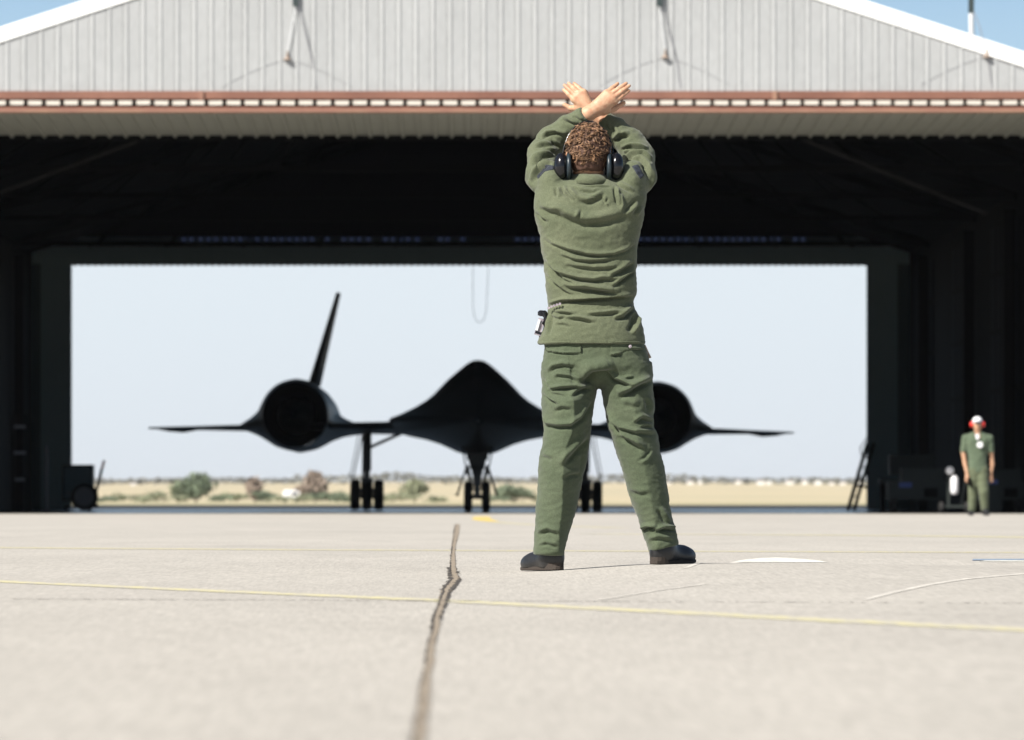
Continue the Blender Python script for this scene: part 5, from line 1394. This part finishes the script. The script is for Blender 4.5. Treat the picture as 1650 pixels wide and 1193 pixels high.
def wsh(X, Y, Z):
    d = smin(rcw(X, Y, Z, [(1566, 712, 0, .115), (1570, 738, 0, .105), (1570, 756, 0, .115)]), rcw(X, Y, Z, [(1584, 712, 0, .115), (1580, 738, 0, .105), (1581, 756, 0, .115)]), .03)
    d = smin(d, rcw(X, Y, Z, [(1575, 708, 0, .115), (1575, 738, 0, .12), (1575, 756, 0, .125)]), .03)
    d = smin(d, rcw(X, Y, Z, [(1575, 703, 0, .09), (1556, 707, 0, .070), (1552, 731, 0, .062)]), .02); d = smin(d, rcw(X, Y, Z, [(1575, 703, 0, .09), (1594, 707, 0, .070), (1597, 731, .02, .062)]), .02)
    d = np.maximum(d, np.where(np.abs(X - hc[0]) > .2, zz(729) - Z, zz(763) - Z))
    neck = np.sqrt((X - hc[0]) ** 2 + (Y - ZW + .07) ** 2 + ((Z - zz(701)) * .8) ** 2) - .062
    return np.maximum(d, -neck)
V, Q = surfnets(wsh, (hc[0] - .38, ZW - .26, .75), (hc[0] + .38, ZW + .26, 1.6), .008); V = relax(V, Q, 2); N = vnormals(V, Q)
V = V + N * (.008 * noise3(V * np.array([1, 1, 1.8]), 11, 3.0))[:, None]
mesh('shirt', V, Q, M['shirt2'], wm, smooth=True)
def wtr(X, Y, Z):
    d = rcw(X, Y, Z, [(1570, 762, 0, .115), (1568, 795, .03, .085), (1566, 824, .06, .068)])
    d = smin(d, rcw(X, Y, Z, [(1582, 762, 0, .115), (1585, 793, -.09, .088), (1587, 822, -.02, .066)]), .015)
    d = smin(d, rcw(X, Y, Z, [(1570, 757, 0, .12), (1582, 757, 0, .12)]), .02)
    return np.maximum(np.maximum(d, zz(824) - Z), Z - zz(752))
V, Q = surfnets(wtr, (hc[0] - .3, ZW - .26, .02), (hc[0] + .3, ZW + .26, .95), .008); V = relax(V, Q, 2); N = vnormals(V, Q)
V = V + N * (.009 * noise3(V * np.array([1, 1, 1.6]), 10, 8.0))[:, None]
mesh('trousers', V, Q, M['trousers2'], wm, smooth=True)
for (px, dy, s) in ((1565, .06, -1), (1587, -.04, 1)):
    x, y = P(px, 0, ZW + dy).x, ZW + dy
    def bs(X, Y, Z):
        d = smin(ellip(X, Y, Z, (x, y - .02, .06), (.05, .07, .06)), ellip(X, Y, Z, (x + s * .02, y - .15, .035), (.052, .09, .042)), .04)
        return np.maximum(smin(d, rcone(X, Y, Z, (x, y, .06), (x, y, .14), .05, .052), .02), .004 - Z)
    V, Q = surfnets(bs, (x - .12, y - .28, -.02), (x + .12, y + .1, .2), .008); mesh('boot', V, Q, M['boot'], wm, smooth=True)
MB().ell((hc[0], hc[1] + .005, hc[2] + .045), (.088, .108, .082), 20, 12).build('cap', M['white'], wm, smooth=True)
v = [(hc[0] - .07, hc[1] - .09, hc[2] + .045), (hc[0] + .07, hc[1] - .09, hc[2] + .045), (hc[0] + .055, hc[1] - .17, hc[2] + .02), (hc[0] - .055, hc[1] - .17, hc[2] + .02)]
mesh('cap_peak', v + [(a, b, c - .012) for a, b, c in v], [(0, 1, 2, 3), (7, 6, 5, 4), (0, 4, 5, 1), (1, 5, 6, 2), (2, 6, 7, 3), (3, 7, 4, 0)], M['navy'], wm)
for s in (-1, 1):
    e_ = MB().ell((hc[0] + s * .03, hc[1] - .086, hc[2] - .005), (.012, .012, .011), 10, 6).build('eye', M['white'], wm, smooth=True)
ed2 = root('ear_defenders', hc, 'bright red ear defenders worn by the walking man over his white cap', 'ear defenders')
for s in (-1, 1):
    MB().ell((hc[0] + s * .104, hc[1], hc[2] - .012), (.032, .045, .052), 18, 12).build('ear_cup', M['red'], ed2, smooth=True)
MB().tube([(hc[0] + math.cos(a) * .105, hc[1] + .03, hc[2] + math.sin(a) * .142) for a in np.linspace(.15, math.pi - .15, 13)], .006, 6).build('headband', M['muff'], ed2)
bq = W(1579, 717, -.155)
mesh('badge', MB().lathe([(.001, -.008), (.053, -.006), (.055, 0), (.053, .006), (.001, .008)], bq, 'Y', 20).v, MB().lathe([(.001, -.008), (.053, -.006), (.055, 0), (.053, .006), (.001, .008)], bq, 'Y', 20).f, M['white'], wm)
v = [W(1571, 700, -.135), W(1578, 700, -.135), W(1577, 708, -.142), W(1574, 709, -.142)]
mesh('undershirt', v + [(a, b + .02, c) for a, b, c in v], [(0, 1, 2, 3), (7, 6, 5, 4), (0, 4, 5, 1), (1, 5, 6, 2), (2, 6, 7, 3), (3, 7, 4, 0)], M['white'], wm)
gl = root('gloves', W(1563, 772, -.1), 'dark gloves held in the walking man right hand', 'gloves')
MB().tube([W(1561, 770, -.10), W(1563, 778, -.115), W(1565, 786, -.11)], [.028, .035, .02], 8).tube([W(1560, 771, -.10), W(1562, 782, -.12)], [.02, .015], 6).build('glove', M['truss'], gl)
